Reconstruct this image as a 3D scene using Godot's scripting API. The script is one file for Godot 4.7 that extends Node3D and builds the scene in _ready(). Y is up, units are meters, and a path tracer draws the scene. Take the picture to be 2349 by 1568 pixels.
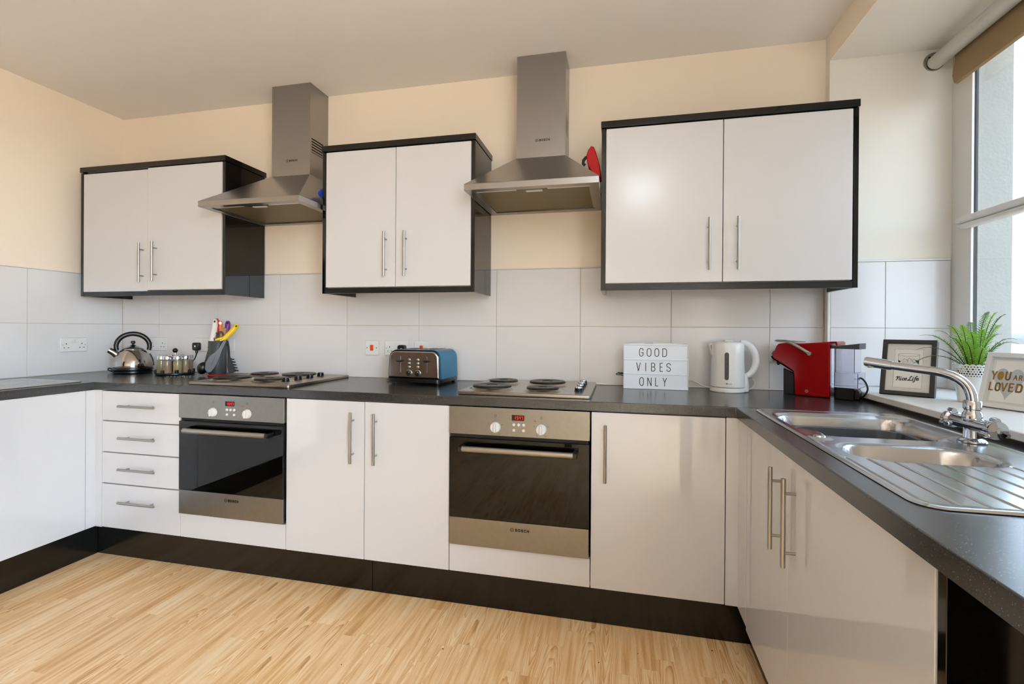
extends Node3D
# A kitchen: back run of units with two ovens, two hoods and three wall cabinets, a return on either side, daylight from a window on the right.

# ---------------------------------------------------------------- mesh builder
class G:
	var v := PackedVector3Array()
	var n := PackedVector3Array()
	var t := PackedVector2Array()
	var x := Transform3D.IDENTITY
	var nb := Basis.IDENTITY

	func at(xf: Transform3D) -> G:
		x = xf
		nb = xf.basis.inverse().transposed()
		return self

	func tri(a: Vector3, b: Vector3, c: Vector3, na: Vector3, nbb: Vector3, nc: Vector3, ta := Vector2.ZERO, tb := Vector2.ZERO, tc := Vector2.ZERO) -> void:
		a = x * a
		b = x * b
		c = x * c
		na = (nb * na).normalized()
		nbb = (nb * nbb).normalized()
		nc = (nb * nc).normalized()
		var f := (b - a).cross(c - a)
		if f.length_squared() < 1e-18:
			return
		if f.dot(na + nbb + nc) > 0.0:
			v.append_array([a, c, b])
			n.append_array([na, nc, nbb])
			t.append_array([ta, tc, tb])
		else:
			v.append_array([a, b, c])
			n.append_array([na, nbb, nc])
			t.append_array([ta, tb, tc])

	func quad(a: Vector3, b: Vector3, c: Vector3, d: Vector3, na: Vector3, nbb: Vector3, nc: Vector3, nd: Vector3, ta := Vector2.ZERO, tb := Vector2.ZERO, tc := Vector2.ZERO, td := Vector2.ZERO) -> void:
		tri(a, b, c, na, nbb, nc, ta, tb, tc)
		tri(a, c, d, na, nc, nd, ta, tc, td)

	func flat(a: Vector3, b: Vector3, c: Vector3, d: Vector3, nn: Vector3) -> void:
		quad(a, b, c, d, nn, nn, nn, nn)

	# axis-aligned box given by centre and size, edges chamfered by b
	func box(c: Vector3, s: Vector3, b := 0.0) -> G:
		var h := s * 0.5
		b = minf(b, minf(h.x, minf(h.y, h.z)) * 0.95)
		var e := [Vector3.RIGHT, Vector3.UP, Vector3.BACK]
		for i in 3:
			var j := (i + 1) % 3
			var k := (i + 2) % 3
			for si in [-1.0, 1.0]:
				var nn: Vector3 = e[i] * si
				var o: Vector3 = c + nn * h[i]
				var u: Vector3 = e[j] * (h[j] - b)
				var w: Vector3 = e[k] * (h[k] - b)
				var uj := h[j] - b
				var uk := h[k] - b
				quad(o - u - w, o + u - w, o + u + w, o - u + w, nn, nn, nn, nn, Vector2(-uj, -uk), Vector2(uj, -uk), Vector2(uj, uk), Vector2(-uj, uk))
				if b > 0.0:
					for sj in [-1.0, 1.0]:
						var nj: Vector3 = e[j] * sj
						var p: Vector3 = c + nn * h[i] + nj * (h[j] - b)
						var q: Vector3 = c + nn * (h[i] - b) + nj * h[j]
						quad(p - w, p + w, q + w, q - w, nn, nn, nj, nj)
		if b > 0.0:
			for sx in [-1.0, 1.0]:
				for sy in [-1.0, 1.0]:
					for sz in [-1.0, 1.0]:
						var m := Vector3(sx * (h.x - b), sy * (h.y - b), sz * (h.z - b)) + c
						tri(m + Vector3(sx * b, 0, 0), m + Vector3(0, sy * b, 0), m + Vector3(0, 0, sz * b), Vector3(sx, 0, 0), Vector3(0, sy, 0), Vector3(0, 0, sz))
		return self

	# box by corners
	func bb(x0: float, x1: float, y0: float, y1: float, z0: float, z1: float, b := 0.0) -> G:
		return box(Vector3(x0 + x1, y0 + y1, z0 + z1) * 0.5, Vector3(absf(x1 - x0), absf(y1 - y0), absf(z1 - z0)), b)

	func sweep(p: Array, r, seg := 12, closed := false, caps := true, flatten := 1.0) -> G:
		var m := p.size()
		var tan := []
		for i in m:
			var a: Vector3 = p[(i - 1 + m) % m] if (closed or i > 0) else p[i]
			var b: Vector3 = p[(i + 1) % m] if (closed or i < m - 1) else p[i]
			tan.append((b - a).normalized())
		var up: Vector3 = Vector3.UP if absf(tan[0].y) < 0.9 else Vector3.RIGHT
		var s: Vector3 = tan[0].cross(up).normalized()
		var rings := []
		for i in m:
			s = (s - tan[i] * s.dot(tan[i])).normalized()
			var w: Vector3 = s.cross(tan[i]).normalized()
			var rr: float = r[i] if r is Array else r
			var ring := []
			for k in seg:
				var a := TAU * k / seg
				var d: Vector3 = s * cos(a) * flatten + w * sin(a)
				var nn: Vector3 = (s * cos(a) / flatten + w * sin(a)).normalized()
				ring.append([p[i] + d * rr, nn])
			rings.append(ring)
		for i in (m if closed else m - 1):
			var A: Array = rings[i]
			var B: Array = rings[(i + 1) % m]
			for k in seg:
				var l := (k + 1) % seg
				quad(A[k][0], A[l][0], B[l][0], B[k][0], A[k][1], A[l][1], B[l][1], B[k][1])
		if caps and not closed:
			for e in [0, m - 1]:
				var nn: Vector3 = -tan[0] if e == 0 else tan[m - 1]
				for k in seg:
					tri(p[e], rings[e][k][0], rings[e][(k + 1) % seg][0], nn, nn, nn)
		return self

	func tube(a: Vector3, b: Vector3, r: float, r2 := -1.0, seg := 16) -> G:
		return sweep([a, b], [r, r if r2 < 0.0 else r2], seg)

	# profile of (radius, height) turned about y through c
	func lathe(pr: Array, seg := 24, c := Vector3.ZERO, from := 0.0, to := TAU) -> G:
		var nr := []
		for i in pr.size() - 1:
			var d: Vector2 = pr[i + 1] - pr[i]
			nr.append(Vector2(d.y, -d.x).normalized())
		for i in pr.size() - 1:
			var n0: Vector2 = nr[i]
			var n1: Vector2 = nr[i]
			if i > 0 and nr[i].dot(nr[i - 1]) > 0.75:
				n0 = (nr[i] + nr[i - 1]).normalized()
			if i < pr.size() - 2 and nr[i].dot(nr[i + 1]) > 0.75:
				n1 = (nr[i] + nr[i + 1]).normalized()
			for k in seg:
				var a := from + (to - from) * k / seg
				var b := from + (to - from) * (k + 1) / seg
				var ca := Vector3(cos(a), 0, sin(a))
				var cb := Vector3(cos(b), 0, sin(b))
				var y0 := Vector3(0, pr[i].y, 0) + c
				var y1 := Vector3(0, pr[i + 1].y, 0) + c
				var m0a := ca * n0.x + Vector3(0, n0.y, 0)
				var m0b := cb * n0.x + Vector3(0, n0.y, 0)
				var m1a := ca * n1.x + Vector3(0, n1.y, 0)
				var m1b := cb * n1.x + Vector3(0, n1.y, 0)
				quad(ca * pr[i].x + y0, cb * pr[i].x + y0, cb * pr[i + 1].x + y1, ca * pr[i + 1].x + y1, m0a, m0b, m1b, m1a)
		return self

	# polygon in xy, pushed along z from z0 to z1, rims chamfered by b
	func prism(poly: PackedVector2Array, z0: float, z1: float, b := 0.0) -> G:
		var m := poly.size()
		var area := 0.0
		for i in m:
			area += poly[i].cross(poly[(i + 1) % m])
		var q := poly.duplicate()
		if area < 0.0:
			q.reverse()
		var en := []
		for i in m:
			var d: Vector2 = (q[(i + 1) % m] - q[i]).normalized()
			en.append(Vector2(d.y, -d.x))
		var ins := PackedVector2Array()
		for i in m:
			var a: Vector2 = en[(i - 1 + m) % m]
			var c: Vector2 = en[i]
			var s := (a + c).normalized()
			ins.append(q[i] - s * (b / maxf(0.35, s.dot(c))))
		for i in m:
			var j := (i + 1) % m
			var n0: Vector2 = en[i]
			var n1: Vector2 = en[i]
			if en[i].dot(en[(i - 1 + m) % m]) > 0.75:
				n0 = (en[i] + en[(i - 1 + m) % m]).normalized()
			if en[i].dot(en[j]) > 0.75:
				n1 = (en[i] + en[j]).normalized()
			var a3 := Vector3(n0.x, n0.y, 0)
			var b3 := Vector3(n1.x, n1.y, 0)
			var p0 := Vector3(q[i].x, q[i].y, 0)
			var p1 := Vector3(q[j].x, q[j].y, 0)
			var lo := Vector3(0, 0, z0 + b)
			var hi := Vector3(0, 0, z1 - b)
			quad(p0 + lo, p1 + lo, p1 + hi, p0 + hi, a3, b3, b3, a3)
			if b > 0.0:
				var i0 := Vector3(ins[i].x, ins[i].y, 0)
				var i1 := Vector3(ins[j].x, ins[j].y, 0)
				quad(p0 + hi, p1 + hi, i1 + Vector3(0, 0, z1), i0 + Vector3(0, 0, z1), a3, b3, Vector3.BACK, Vector3.BACK)
				quad(p0 + lo, p1 + lo, i1 + Vector3(0, 0, z0), i0 + Vector3(0, 0, z0), a3, b3, Vector3.FORWARD, Vector3.FORWARD)
		var cap := ins if b > 0.0 else q
		var idx := Geometry2D.triangulate_polygon(cap)
		for k in range(0, idx.size(), 3):
			for s in [z0, z1]:
				var nn := Vector3.FORWARD if s == z0 else Vector3.BACK
				tri(Vector3(cap[idx[k]].x, cap[idx[k]].y, s), Vector3(cap[idx[k + 1]].x, cap[idx[k + 1]].y, s), Vector3(cap[idx[k + 2]].x, cap[idx[k + 2]].y, s), nn, nn, nn)
		return self

	# flat printed line in the xy plane, facing +z
	func stroke(p: Array, w: float, closed := false) -> G:
		var m := p.size()
		for i in (m if closed else m - 1):
			var a: Vector2 = p[i]
			var b: Vector2 = p[(i + 1) % m]
			if a.distance_to(b) < 1e-7:
				continue
			var s := (b - a).orthogonal().normalized() * w * 0.5
			flat(V3(a + s), V3(b + s), V3(b - s), V3(a - s), Vector3.BACK)
		for i in m:
			for k in 8:
				var a0 := TAU * k / 8.0
				var a1 := TAU * (k + 1) / 8.0
				tri(V3(p[i]), V3(p[i] + Vector2.from_angle(a0) * w * 0.5), V3(p[i] + Vector2.from_angle(a1) * w * 0.5), Vector3.BACK, Vector3.BACK, Vector3.BACK)
		return self

	func fill(poly: PackedVector2Array) -> G:
		var idx := Geometry2D.triangulate_polygon(poly)
		for k in range(0, idx.size(), 3):
			tri(V3(poly[idx[k]]), V3(poly[idx[k + 1]]), V3(poly[idx[k + 2]]), Vector3.BACK, Vector3.BACK, Vector3.BACK)
		return self

	func V3(p: Vector2) -> Vector3:
		return Vector3(p.x, p.y, 0)

	# f(u, v) -> Vector3 over the unit square; nn gives the side that counts as outside at the middle
	func surf(nu: int, nv: int, f: Callable, out: Callable) -> G:
		var P := []
		for i in nu + 1:
			var row := []
			for j in nv + 1:
				row.append(f.call(float(i) / nu, float(j) / nv))
			P.append(row)
		var N := []
		for i in nu + 1:
			var row := []
			for j in nv + 1:
				var du: Vector3 = P[mini(i + 1, nu)][j] - P[maxi(i - 1, 0)][j]
				var dv: Vector3 = P[i][mini(j + 1, nv)] - P[i][maxi(j - 1, 0)]
				var nn := du.cross(dv)
				if nn.length() < 1e-12:
					nn = out.call(P[i][j])
				nn = nn.normalized()
				if nn.dot(out.call(P[i][j])) < 0.0:
					nn = -nn
				row.append(nn)
			N.append(row)
		for i in nu:
			for j in nv:
				quad(P[i][j], P[i + 1][j], P[i + 1][j + 1], P[i][j + 1], N[i][j], N[i + 1][j], N[i + 1][j + 1], N[i][j + 1])
		return self

	func mesh() -> ArrayMesh:
		var a := []
		a.resize(Mesh.ARRAY_MAX)
		a[Mesh.ARRAY_VERTEX] = v
		a[Mesh.ARRAY_NORMAL] = n
		a[Mesh.ARRAY_TEX_UV] = t
		var m := ArrayMesh.new()
		m.add_surface_from_arrays(Mesh.PRIMITIVE_TRIANGLES, a)
		return m


# ---------------------------------------------------------------- scene helpers
var M := {}
var used := {}
var rng := RandomNumberGenerator.new()

func numbered(called: String) -> String:
	var k: int = used.get(called, 0)
	used[called] = k + 1
	return called if k == 0 else "%s_%03d" % [called, k]

func part(called: String, g: G, m: Material, parent: Node, label := "") -> MeshInstance3D:
	return part_mesh(called, g.mesh(), m, parent, label)

func part_mesh(called: String, mesh: Mesh, m: Material, parent: Node, label := "") -> MeshInstance3D:
	var o := MeshInstance3D.new()
	o.name = called if parent != self else numbered(called)
	o.mesh = mesh
	o.material_override = m
	parent.add_child(o, true)
	if label:
		o.set_meta("label", label)
	return o

func thing(called: String, label: String, category: String, pos := Vector3.ZERO, turn := 0.0, group := "") -> Node3D:
	var o := Node3D.new()
	o.name = numbered(called)
	add_child(o)
	o.position = pos
	o.rotation.y = turn
	tag(o, label, category, group)
	return o

func tag(o: Node, label: String, category: String, group := "") -> void:
	o.set_meta("label", label)
	o.set_meta("category", category)
	if group:
		o.set_meta("group", group)

func struct(called: String, g: G, m: Material, label := "") -> MeshInstance3D:
	var o := part(called, g, m, self)
	o.set_meta("kind", "structure")
	if label:
		o.set_meta("label", label)
	return o

func mat(called: String, c: Color, rough := 0.5, metal := 0.0, spec := 0.5) -> StandardMaterial3D:
	var m := StandardMaterial3D.new()
	m.resource_name = called
	m.albedo_color = c
	m.roughness = rough
	m.metallic = metal
	m.metallic_specular = spec
	M[called] = m
	return m

func T(o: Vector3, turn := 0.0) -> Transform3D:
	return Transform3D(Basis(Vector3.UP, turn), o)

func E3(o: Vector3, deg: Vector3) -> Transform3D:
	return Transform3D(Basis.from_euler(deg * PI / 180.0), o)

func rrect(cx: float, cy: float, w: float, h: float, r: float, seg := 4) -> PackedVector2Array:
	var p := PackedVector2Array()
	for q in 4:
		var c := Vector2(cx + (w / 2 - r) * (1 if q in [0, 3] else -1), cy + (h / 2 - r) * (1 if q < 2 else -1))
		for k in seg + 1:
			p.append(c + Vector2.from_angle(PI / 2 * (q + float(k) / seg)) * r)
	return p

func arc(c: Vector2, r: Vector2, a0: float, a1: float, seg := 12) -> Array:
	var p := []
	for k in seg + 1:
		var a := deg_to_rad(lerpf(a0, a1, float(k) / seg))
		p.append(c + Vector2(cos(a) * r.x, sin(a) * r.y))
	return p

# letters as polylines in a unit box
func glyph(ch: String) -> Array:
	match ch:
		"A": return [[Vector2(0, 0), Vector2(.5, 1), Vector2(1, 0)], [Vector2(.2, .36), Vector2(.8, .36)]]
		"B": return [[Vector2(0, 0), Vector2(0, 1), Vector2(.55, 1)] + arc(Vector2(.55, .76), Vector2(.38, .24), 90, -90, 8) + [Vector2(0, .52)], [Vector2(.55, .52)] + arc(Vector2(.55, .26), Vector2(.45, .26), 90, -90, 8) + [Vector2(0, 0)]]
		"C": return [[Vector2(1, .72)] + arc(Vector2(.5, .72), Vector2(.5, .28), 20, 180, 8) + arc(Vector2(.5, .28), Vector2(.5, .28), 180, 340, 8)]
		"D": return [[Vector2(0, 0), Vector2(0, 1), Vector2(.5, 1)] + arc(Vector2(.5, .74), Vector2(.5, .26), 90, 0, 6) + arc(Vector2(.5, .26), Vector2(.5, .26), 0, -90, 6) + [Vector2(0, 0)]]
		"E": return [[Vector2(1, 1), Vector2(0, 1), Vector2(0, 0), Vector2(1, 0)], [Vector2(0, .52), Vector2(.8, .52)]]
		"G": return [[Vector2(1, .74)] + arc(Vector2(.5, .74), Vector2(.5, .26), 0, 180, 10) + arc(Vector2(.5, .26), Vector2(.5, .26), 180, 360, 10) + [Vector2(1, .45), Vector2(.55, .45)]]
		"H": return [[Vector2(0, 0), Vector2(0, 1)], [Vector2(1, 0), Vector2(1, 1)], [Vector2(0, .5), Vector2(1, .5)]]
		"I": return [[Vector2(.5, 0), Vector2(.5, 1)]]
		"L": return [[Vector2(0, 1), Vector2(0, 0), Vector2(1, 0)]]
		"N": return [[Vector2(0, 0), Vector2(0, 1), Vector2(1, 0), Vector2(1, 1)]]
		"O": return [arc(Vector2(.5, .72), Vector2(.5, .28), 0, 180, 10) + arc(Vector2(.5, .28), Vector2(.5, .28), 180, 360, 10) + [Vector2(1, .72)]]
		"R": return [[Vector2(0, 0), Vector2(0, 1), Vector2(.55, 1)] + arc(Vector2(.55, .76), Vector2(.4, .24), 90, -90, 8) + [Vector2(0, .52)], [Vector2(.5, .52), Vector2(1, 0)]]
		"S": return [arc(Vector2(.5, .75), Vector2(.5, .25), 10, 180, 8) + [Vector2(.04, .66), Vector2(.2, .55), Vector2(.8, .45), Vector2(.96, .34)] + arc(Vector2(.5, .25), Vector2(.5, .25), 0, -170, 8)]
		"U": return [[Vector2(0, 1), Vector2(0, .3)] + arc(Vector2(.5, .3), Vector2(.5, .3), 180, 360, 10) + [Vector2(1, 1)]]
		"V": return [[Vector2(0, 1), Vector2(.5, 0), Vector2(1, 1)]]
		"Y": return [[Vector2(0, 1), Vector2(.5, .45), Vector2(1, 1)], [Vector2(.5, .45), Vector2(.5, 0)]]
		"W": return [[Vector2(0, 1), Vector2(.25, 0), Vector2(.5, .8), Vector2(.75, 0), Vector2(1, 1)]]
		"1": return [[Vector2(1, 1), Vector2(1, 0)]]
		"5": return [[Vector2(1, 1), Vector2(0, 1), Vector2(0, .5), Vector2(1, .5), Vector2(1, 0), Vector2(0, 0)]]
		"4": return [[Vector2(0, 1), Vector2(0, .5), Vector2(1, .5)], [Vector2(1, 1), Vector2(1, 0)]]
		"7": return [[Vector2(0, 1), Vector2(1, 1), Vector2(1, 0)]]
	return []

func put_glyph(g: G, ch: String, x0: float, x1: float, y0: float, y1: float, w: float) -> void:
	for line in glyph(ch):
		var p := []
		for q in line:
			p.append(Vector2(lerpf(x0 + w / 2, x1 - w / 2, q.x), lerpf(y0 + w / 2, y1 - w / 2, q.y)))
		g.stroke(p, w)

# maker's name on the appliances: ring emblem and five letters, centred, letter height h
func makers_mark(parent: Node, xf: Transform3D, h: float) -> void:
	var g := G.new().at(xf)
	var ring := []
	for k in 20:
		ring.append(Vector2(-2.6 * h, .5 * h) + Vector2.from_angle(TAU * k / 20) * .62 * h)
	g.stroke(ring, .13 * h, true)
	g.stroke([Vector2(-2.85 * h, .1 * h), Vector2(-2.85 * h, .9 * h)], .13 * h)
	g.stroke([Vector2(-2.35 * h, .1 * h), Vector2(-2.35 * h, .9 * h)], .13 * h)
	g.stroke([Vector2(-2.85 * h, .5 * h), Vector2(-2.35 * h, .5 * h)], .13 * h)
	var w := "BOSCH"
	for i in 5:
		var x0 := (-1.55 + i * .98) * h
		put_glyph(g, w[i], x0, x0 + .78 * h, 0.0, h, .24 * h)
	part("lettering", g, M.ink, parent)

# ---------------------------------------------------------------- textures
func speckle_tex() -> ImageTexture:
	var s := 512
	var im := Image.create(s, s, false, Image.FORMAT_RGB8)
	var r := RandomNumberGenerator.new()
	r.seed = 7
	for y in s:
		for x in s:
			var k := 0.16 + r.randf_range(-.035, .035)
			im.set_pixel(x, y, Color(k * .97, k, k * 1.05))
	for i in 6500:
		var x := r.randi_range(0, s - 2)
		var y := r.randi_range(0, s - 2)
		var k := r.randf_range(.2, .52)
		var c := Color(k * .98, k, k * 1.0)
		im.set_pixel(x, y, c)
		if r.randf() < .45:
			im.set_pixel(x + 1, y, c)
		if r.randf() < .3:
			im.set_pixel(x, y + 1, c)
	for i in 5000:
		im.set_pixel(r.randi_range(0, s - 1), r.randi_range(0, s - 1), Color(.05, .05, .055))
	return ImageTexture.create_from_image(im)

func wood_tex() -> ImageTexture:
	var cols := 16
	var cw := 96
	var hh := 768
	var im := Image.create(cols * cw, hh, false, Image.FORMAT_RGB8)
	var r := RandomNumberGenerator.new()
	r.seed = 21
	var no := FastNoiseLite.new()
	no.noise_type = FastNoiseLite.TYPE_SIMPLEX_SMOOTH
	no.frequency = 1.0
	no.fractal_octaves = 2
	var light := Color(.99, .885, .725)
	var mid := Color(.93, .755, .53)
	var dark := Color(.74, .53, .31)
	for c in cols:
		var cathedral := c % 5 in [0, 2]
		var x0 := r.randf_range(-.012, .012) if cathedral else r.randf_range(.05, .16) * (1 if r.randf() < .5 else -1)
		var slope := r.randf_range(.035, .075) * (1 if r.randf() < .5 else -1) if cathedral else r.randf_range(-.006, .006)
		var d0 := r.randf_range(.004, .02) if cathedral else .02
		var freq := r.randf_range(150, 230) if cathedral else r.randf_range(280, 440)
		var tone := r.randf_range(-.20, .26)
		var seedz := r.randf_range(0, 200)
		for y in hh:
			var z := float(y) / hh * .62
			for x in cw:
				var px := (float(x) / cw - .5) * .0665
				var wob := no.get_noise_2d(px * 28 + seedz, z * 5.0) * .0034 + no.get_noise_2d(px * 110 + seedz, z * 7.0) * .0007
				var rr := sqrt((px - x0) * (px - x0) + pow(d0 + slope * (z - .31), 2.0)) + wob
				var ring := fposmod(rr * freq, 1.0)
				var line := pow(ring, 2.0) * smoothstep(1.0, .9, ring)
				var fib := no.get_noise_2d(px * 800 + seedz, z * 9.0)
				var broad := no.get_noise_2d(px * 45 + seedz * 2.0, z * 2.5 + 50.0)
				var k := clampf(.54 + tone + broad * .40 - (line - .35) * (.66 if cathedral else .50) + fib * .10, 0.0, 1.0)
				var col := dark.lerp(mid, k * 2.0) if k < .5 else mid.lerp(light, k * 2.0 - 1.0)
				im.set_pixel(c * cw + x, y, col)
	return ImageTexture.create_from_image(im)

func noise_tex(f: float, lo: Color, hi: Color, sd: int, size := 256, oct := 3) -> NoiseTexture2D:
	var t := NoiseTexture2D.new()
	t.width = size
	t.height = size
	t.seamless = true
	var n := FastNoiseLite.new()
	n.seed = sd
	n.frequency = f
	n.fractal_octaves = oct
	t.noise = n
	var gr := Gradient.new()
	gr.set_color(0, lo)
	gr.set_color(1, hi)
	t.color_ramp = gr
	return t

func triplanar(m: StandardMaterial3D, scale: Vector3, world := true) -> void:
	m.uv1_triplanar = true
	m.uv1_world_triplanar = world
	m.uv1_scale = scale

func materials() -> void:
	var m := mat("wall_paint", Color(.97, .91, .835), .75, 0, .35)
	mat("reveal_paint", Color(.93, .905, .86), .7, 0, .35)
	mat("ceiling_paint", Color(.97, .945, .93), .85, 0, .3)
	mat("tile", Color(.88, .87, .87), .13)
	mat("grout", Color(.82, .78, .72), .9)
	mat("trim_white", Color(.90, .89, .87), .35)
	mat("gloss_white", Color(.82, .815, .82), .04, 0, .70)
	mat("satin_white", Color(.83, .825, .83), .20)
	mat("white_edge", Color(.86, .84, .82), .3)
	mat("gloss_black", Color(.035, .034, .032), .07)
	mat("plinth_black", Color(.045, .04, .036), .16)
	mat("rail_black", Color(.05, .048, .044), .3)
	m = mat("worktop", Color(1, 1, 1), .22, 0, .72)
	m.albedo_texture = speckle_tex()
	triplanar(m, Vector3.ONE * 2.6)
	m = mat("steel", Color(.64, .63, .62), .30, 1)
	m = mat("oven_steel", Color(.60, .59, .575), .33, 1)
	m.albedo_texture = noise_tex(.03, Color(.965, .965, .965), Color(1, 1, 1), 12)
	triplanar(m, Vector3.ONE * 4)
	mat("sink_steel", Color(.76, .77, .78), .22, 1)
	mat("hob_steel", Color(.68, .66, .63), .26, 1)
	mat("hob_steel_stained", Color(.64, .59, .53), .30, 1)
	mat("chrome", Color(.77, .79, .82), .05, 1)
	mat("polished", Color(.70, .69, .68), .09, 1)
	mat("handle_steel", Color(.64, .63, .61), .28, 1)
	mat("iron", Color(.10, .085, .075), .38, .35)
	mat("iron_ring", Color(.70, .66, .58), .22, 1)
	mat("black_plastic", Color(.03, .03, .03), .28)
	mat("matt_black", Color(.025, .025, .025), .6)
	mat("grey_plastic", Color(.21, .23, .25), .35)
	mat("basin_grey", Color(.26, .28, .31), .32)
	mat("white_plastic", Color(.90, .90, .89), .22)
	mat("cool_white", Color(.90, .93, .97), .3)
	mat("knob_white", Color(.86, .85, .83), .25)
	mat("ink", Color(.05, .05, .06), .6)
	mat("grey_ink", Color(.3, .3, .3), .6)
	mat("hole", Color(.06, .05, .05), .8)
	mat("orange_rocker", Color(.92, .28, .03), .3)
	mat("red_gloss", Color(.56, .0, .015), .09, 0, .42)
	mat("red_cloth", Color(.72, .04, .03), .7)
	mat("blue_cloth", Color(.02, .24, .72), .6)
	m = mat("blue_metal", Color(.09, .45, .60), .32, .5)
	mat("white_rubber", Color(.85, .83, .80), .4)
	mat("orange_rubber", Color(.97, .45, .03), .4)
	mat("red_rubber", Color(.80, .06, .04), .4)
	mat("purple_rubber", Color(.45, .10, .50), .4)
	mat("yellow_rubber", Color(.93, .78, .01), .4)
	mat("beech", Color(.66, .45, .22), .55)
	mat("cardboard", Color(.62, .44, .24), .8)
	mat("frame_black", Color(.045, .042, .04), .4)
	mat("frame_white", Color(.90, .895, .88), .45)
	mat("paper", Color(.93, .915, .89), .8)
	mat("mount", Color(.88, .865, .845), .8)
	mat("heart_grey", Color(.74, .745, .76), .8)
	mat("gold_ink", Color(.62, .47, .20), .5)
	m = mat("fern", Color(.50, .67, .20), .5)
	m.backlight_enabled = true
	m.backlight = Color(.42, .58, .12)
	m = mat("fern_dark", Color(.27, .47, .17), .5)
	m.backlight_enabled = true
	m.backlight = Color(.22, .40, .12)
	mat("stem", Color(.16, .14, .06), .6)
	mat("blind_tube", Color(.80, .79, .75), .4)
	m = mat("blind_cloth", Color(.60, .50, .36), .85)
	m.backlight_enabled = true
	m.backlight = Color(.16, .12, .08)
	m = mat("render_grey", Color(.66, .65, .62), .9)
	m.heightmap_enabled = true
	m.heightmap_texture = noise_tex(.06, Color.BLACK, Color.WHITE, 5, 256, 5)
	m.heightmap_scale = .12
	triplanar(m, Vector3.ONE * 4)
	mat("pipe_grey", Color(.62, .66, .70), .4)
	m = mat("filter_mesh", Color(.70, .62, .46), .5, .6)
	m.albedo_texture = noise_tex(.25, Color(.45, .45, .45), Color(1, 1, 1), 9, 256, 1)
	triplanar(m, Vector3.ONE * 6)
	m = mat("window_glass", Color(1, 1, 1, .03), .0)
	m.transparency = BaseMaterial3D.TRANSPARENCY_ALPHA
	m = mat("old_glass", Color(.25, .26, .26, .50), .0)
	m.transparency = BaseMaterial3D.TRANSPARENCY_ALPHA
	m = mat("clear_plastic", Color(.97, .97, 1.0, .02), .02)
	m.transparency = BaseMaterial3D.TRANSPARENCY_ALPHA
	m.refraction_enabled = true
	m.refraction_scale = .05
	m = mat("jar_glass", Color(.95, .95, .93, .06), .03)
	m.transparency = BaseMaterial3D.TRANSPARENCY_ALPHA
	m = mat("water", Color(.95, .96, 1, .03), .02)
	m.transparency = BaseMaterial3D.TRANSPARENCY_ALPHA
	m = mat("oven_glass", Color(.012, .012, .012, .86), .03, 0, .46)
	m.transparency = BaseMaterial3D.TRANSPARENCY_ALPHA
	mat("enamel", Color(.10, .095, .085), .35)
	mat("wire", Color(.62, .55, .42), .3, 1)
	for h in [["herb_green", Color(.34, .31, .14), Color(.58, .52, .28)], ["herb_brown", Color(.36, .28, .18), Color(.62, .54, .36)], ["herb_tan", Color(.44, .38, .19), Color(.70, .62, .36)], ["herb_orange", Color(.62, .30, .10), Color(.80, .48, .2)]]:
		m = mat(h[0], Color.WHITE, .9)
		m.albedo_texture = noise_tex(.3, h[1], h[2], 31, 128, 2)
		triplanar(m, Vector3.ONE * 9)
	m = mat("display", Color(.01, .008, .008), .1)
	m = mat("display_digits", Color(.3, 0, 0), .4)
	m.emission_enabled = true
	m.emission = Color(1, .03, .05)
	m.emission_energy_multiplier = 1.6
	m = mat("oak", Color.WHITE, .34, 0, .45)
	m.albedo_texture = wood_tex()
	m.texture_filter = BaseMaterial3D.TEXTURE_FILTER_LINEAR_WITH_MIPMAPS_ANISOTROPIC
	mat("dark_wood", Color(.27, .17, .10), .35)
	mat("sub_floor", Color(.36, .24, .13), .8)
	m = mat("lamp_glass", Color(.95, .9, .8), .4)
	m.emission_enabled = true
	m.emission = LAMP_COLOR
	m.emission_energy_multiplier = 1.2

# ---------------------------------------------------------------- measures
const HW := .907      # worktop top
const WB := .8687     # worktop underside
const PL := .155      # plinth top
const ZF := .600      # front of the doors of the back run
const ZW := .6095     # front of the worktop
const XL := .605      # front of the left worktop
const XR := 3.683     # front of the right worktop
const CEIL := 2.58
const WALLR := 4.204
const REV := .045     # face of the wall beside the window
const ROOM := 5.4     # depth of the room
const TILE_MID := 1.2105
const TILE_TOP := 1.519
const WIN1 := 1.25     # near side of the window
const WIN2A := 2.44    # glazed door of the same wall, behind the camera
const WIN2B := 5.10
const LAMP := 0.3
const LAMP_COLOR := Color(.86, .94, 1.0)

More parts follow.
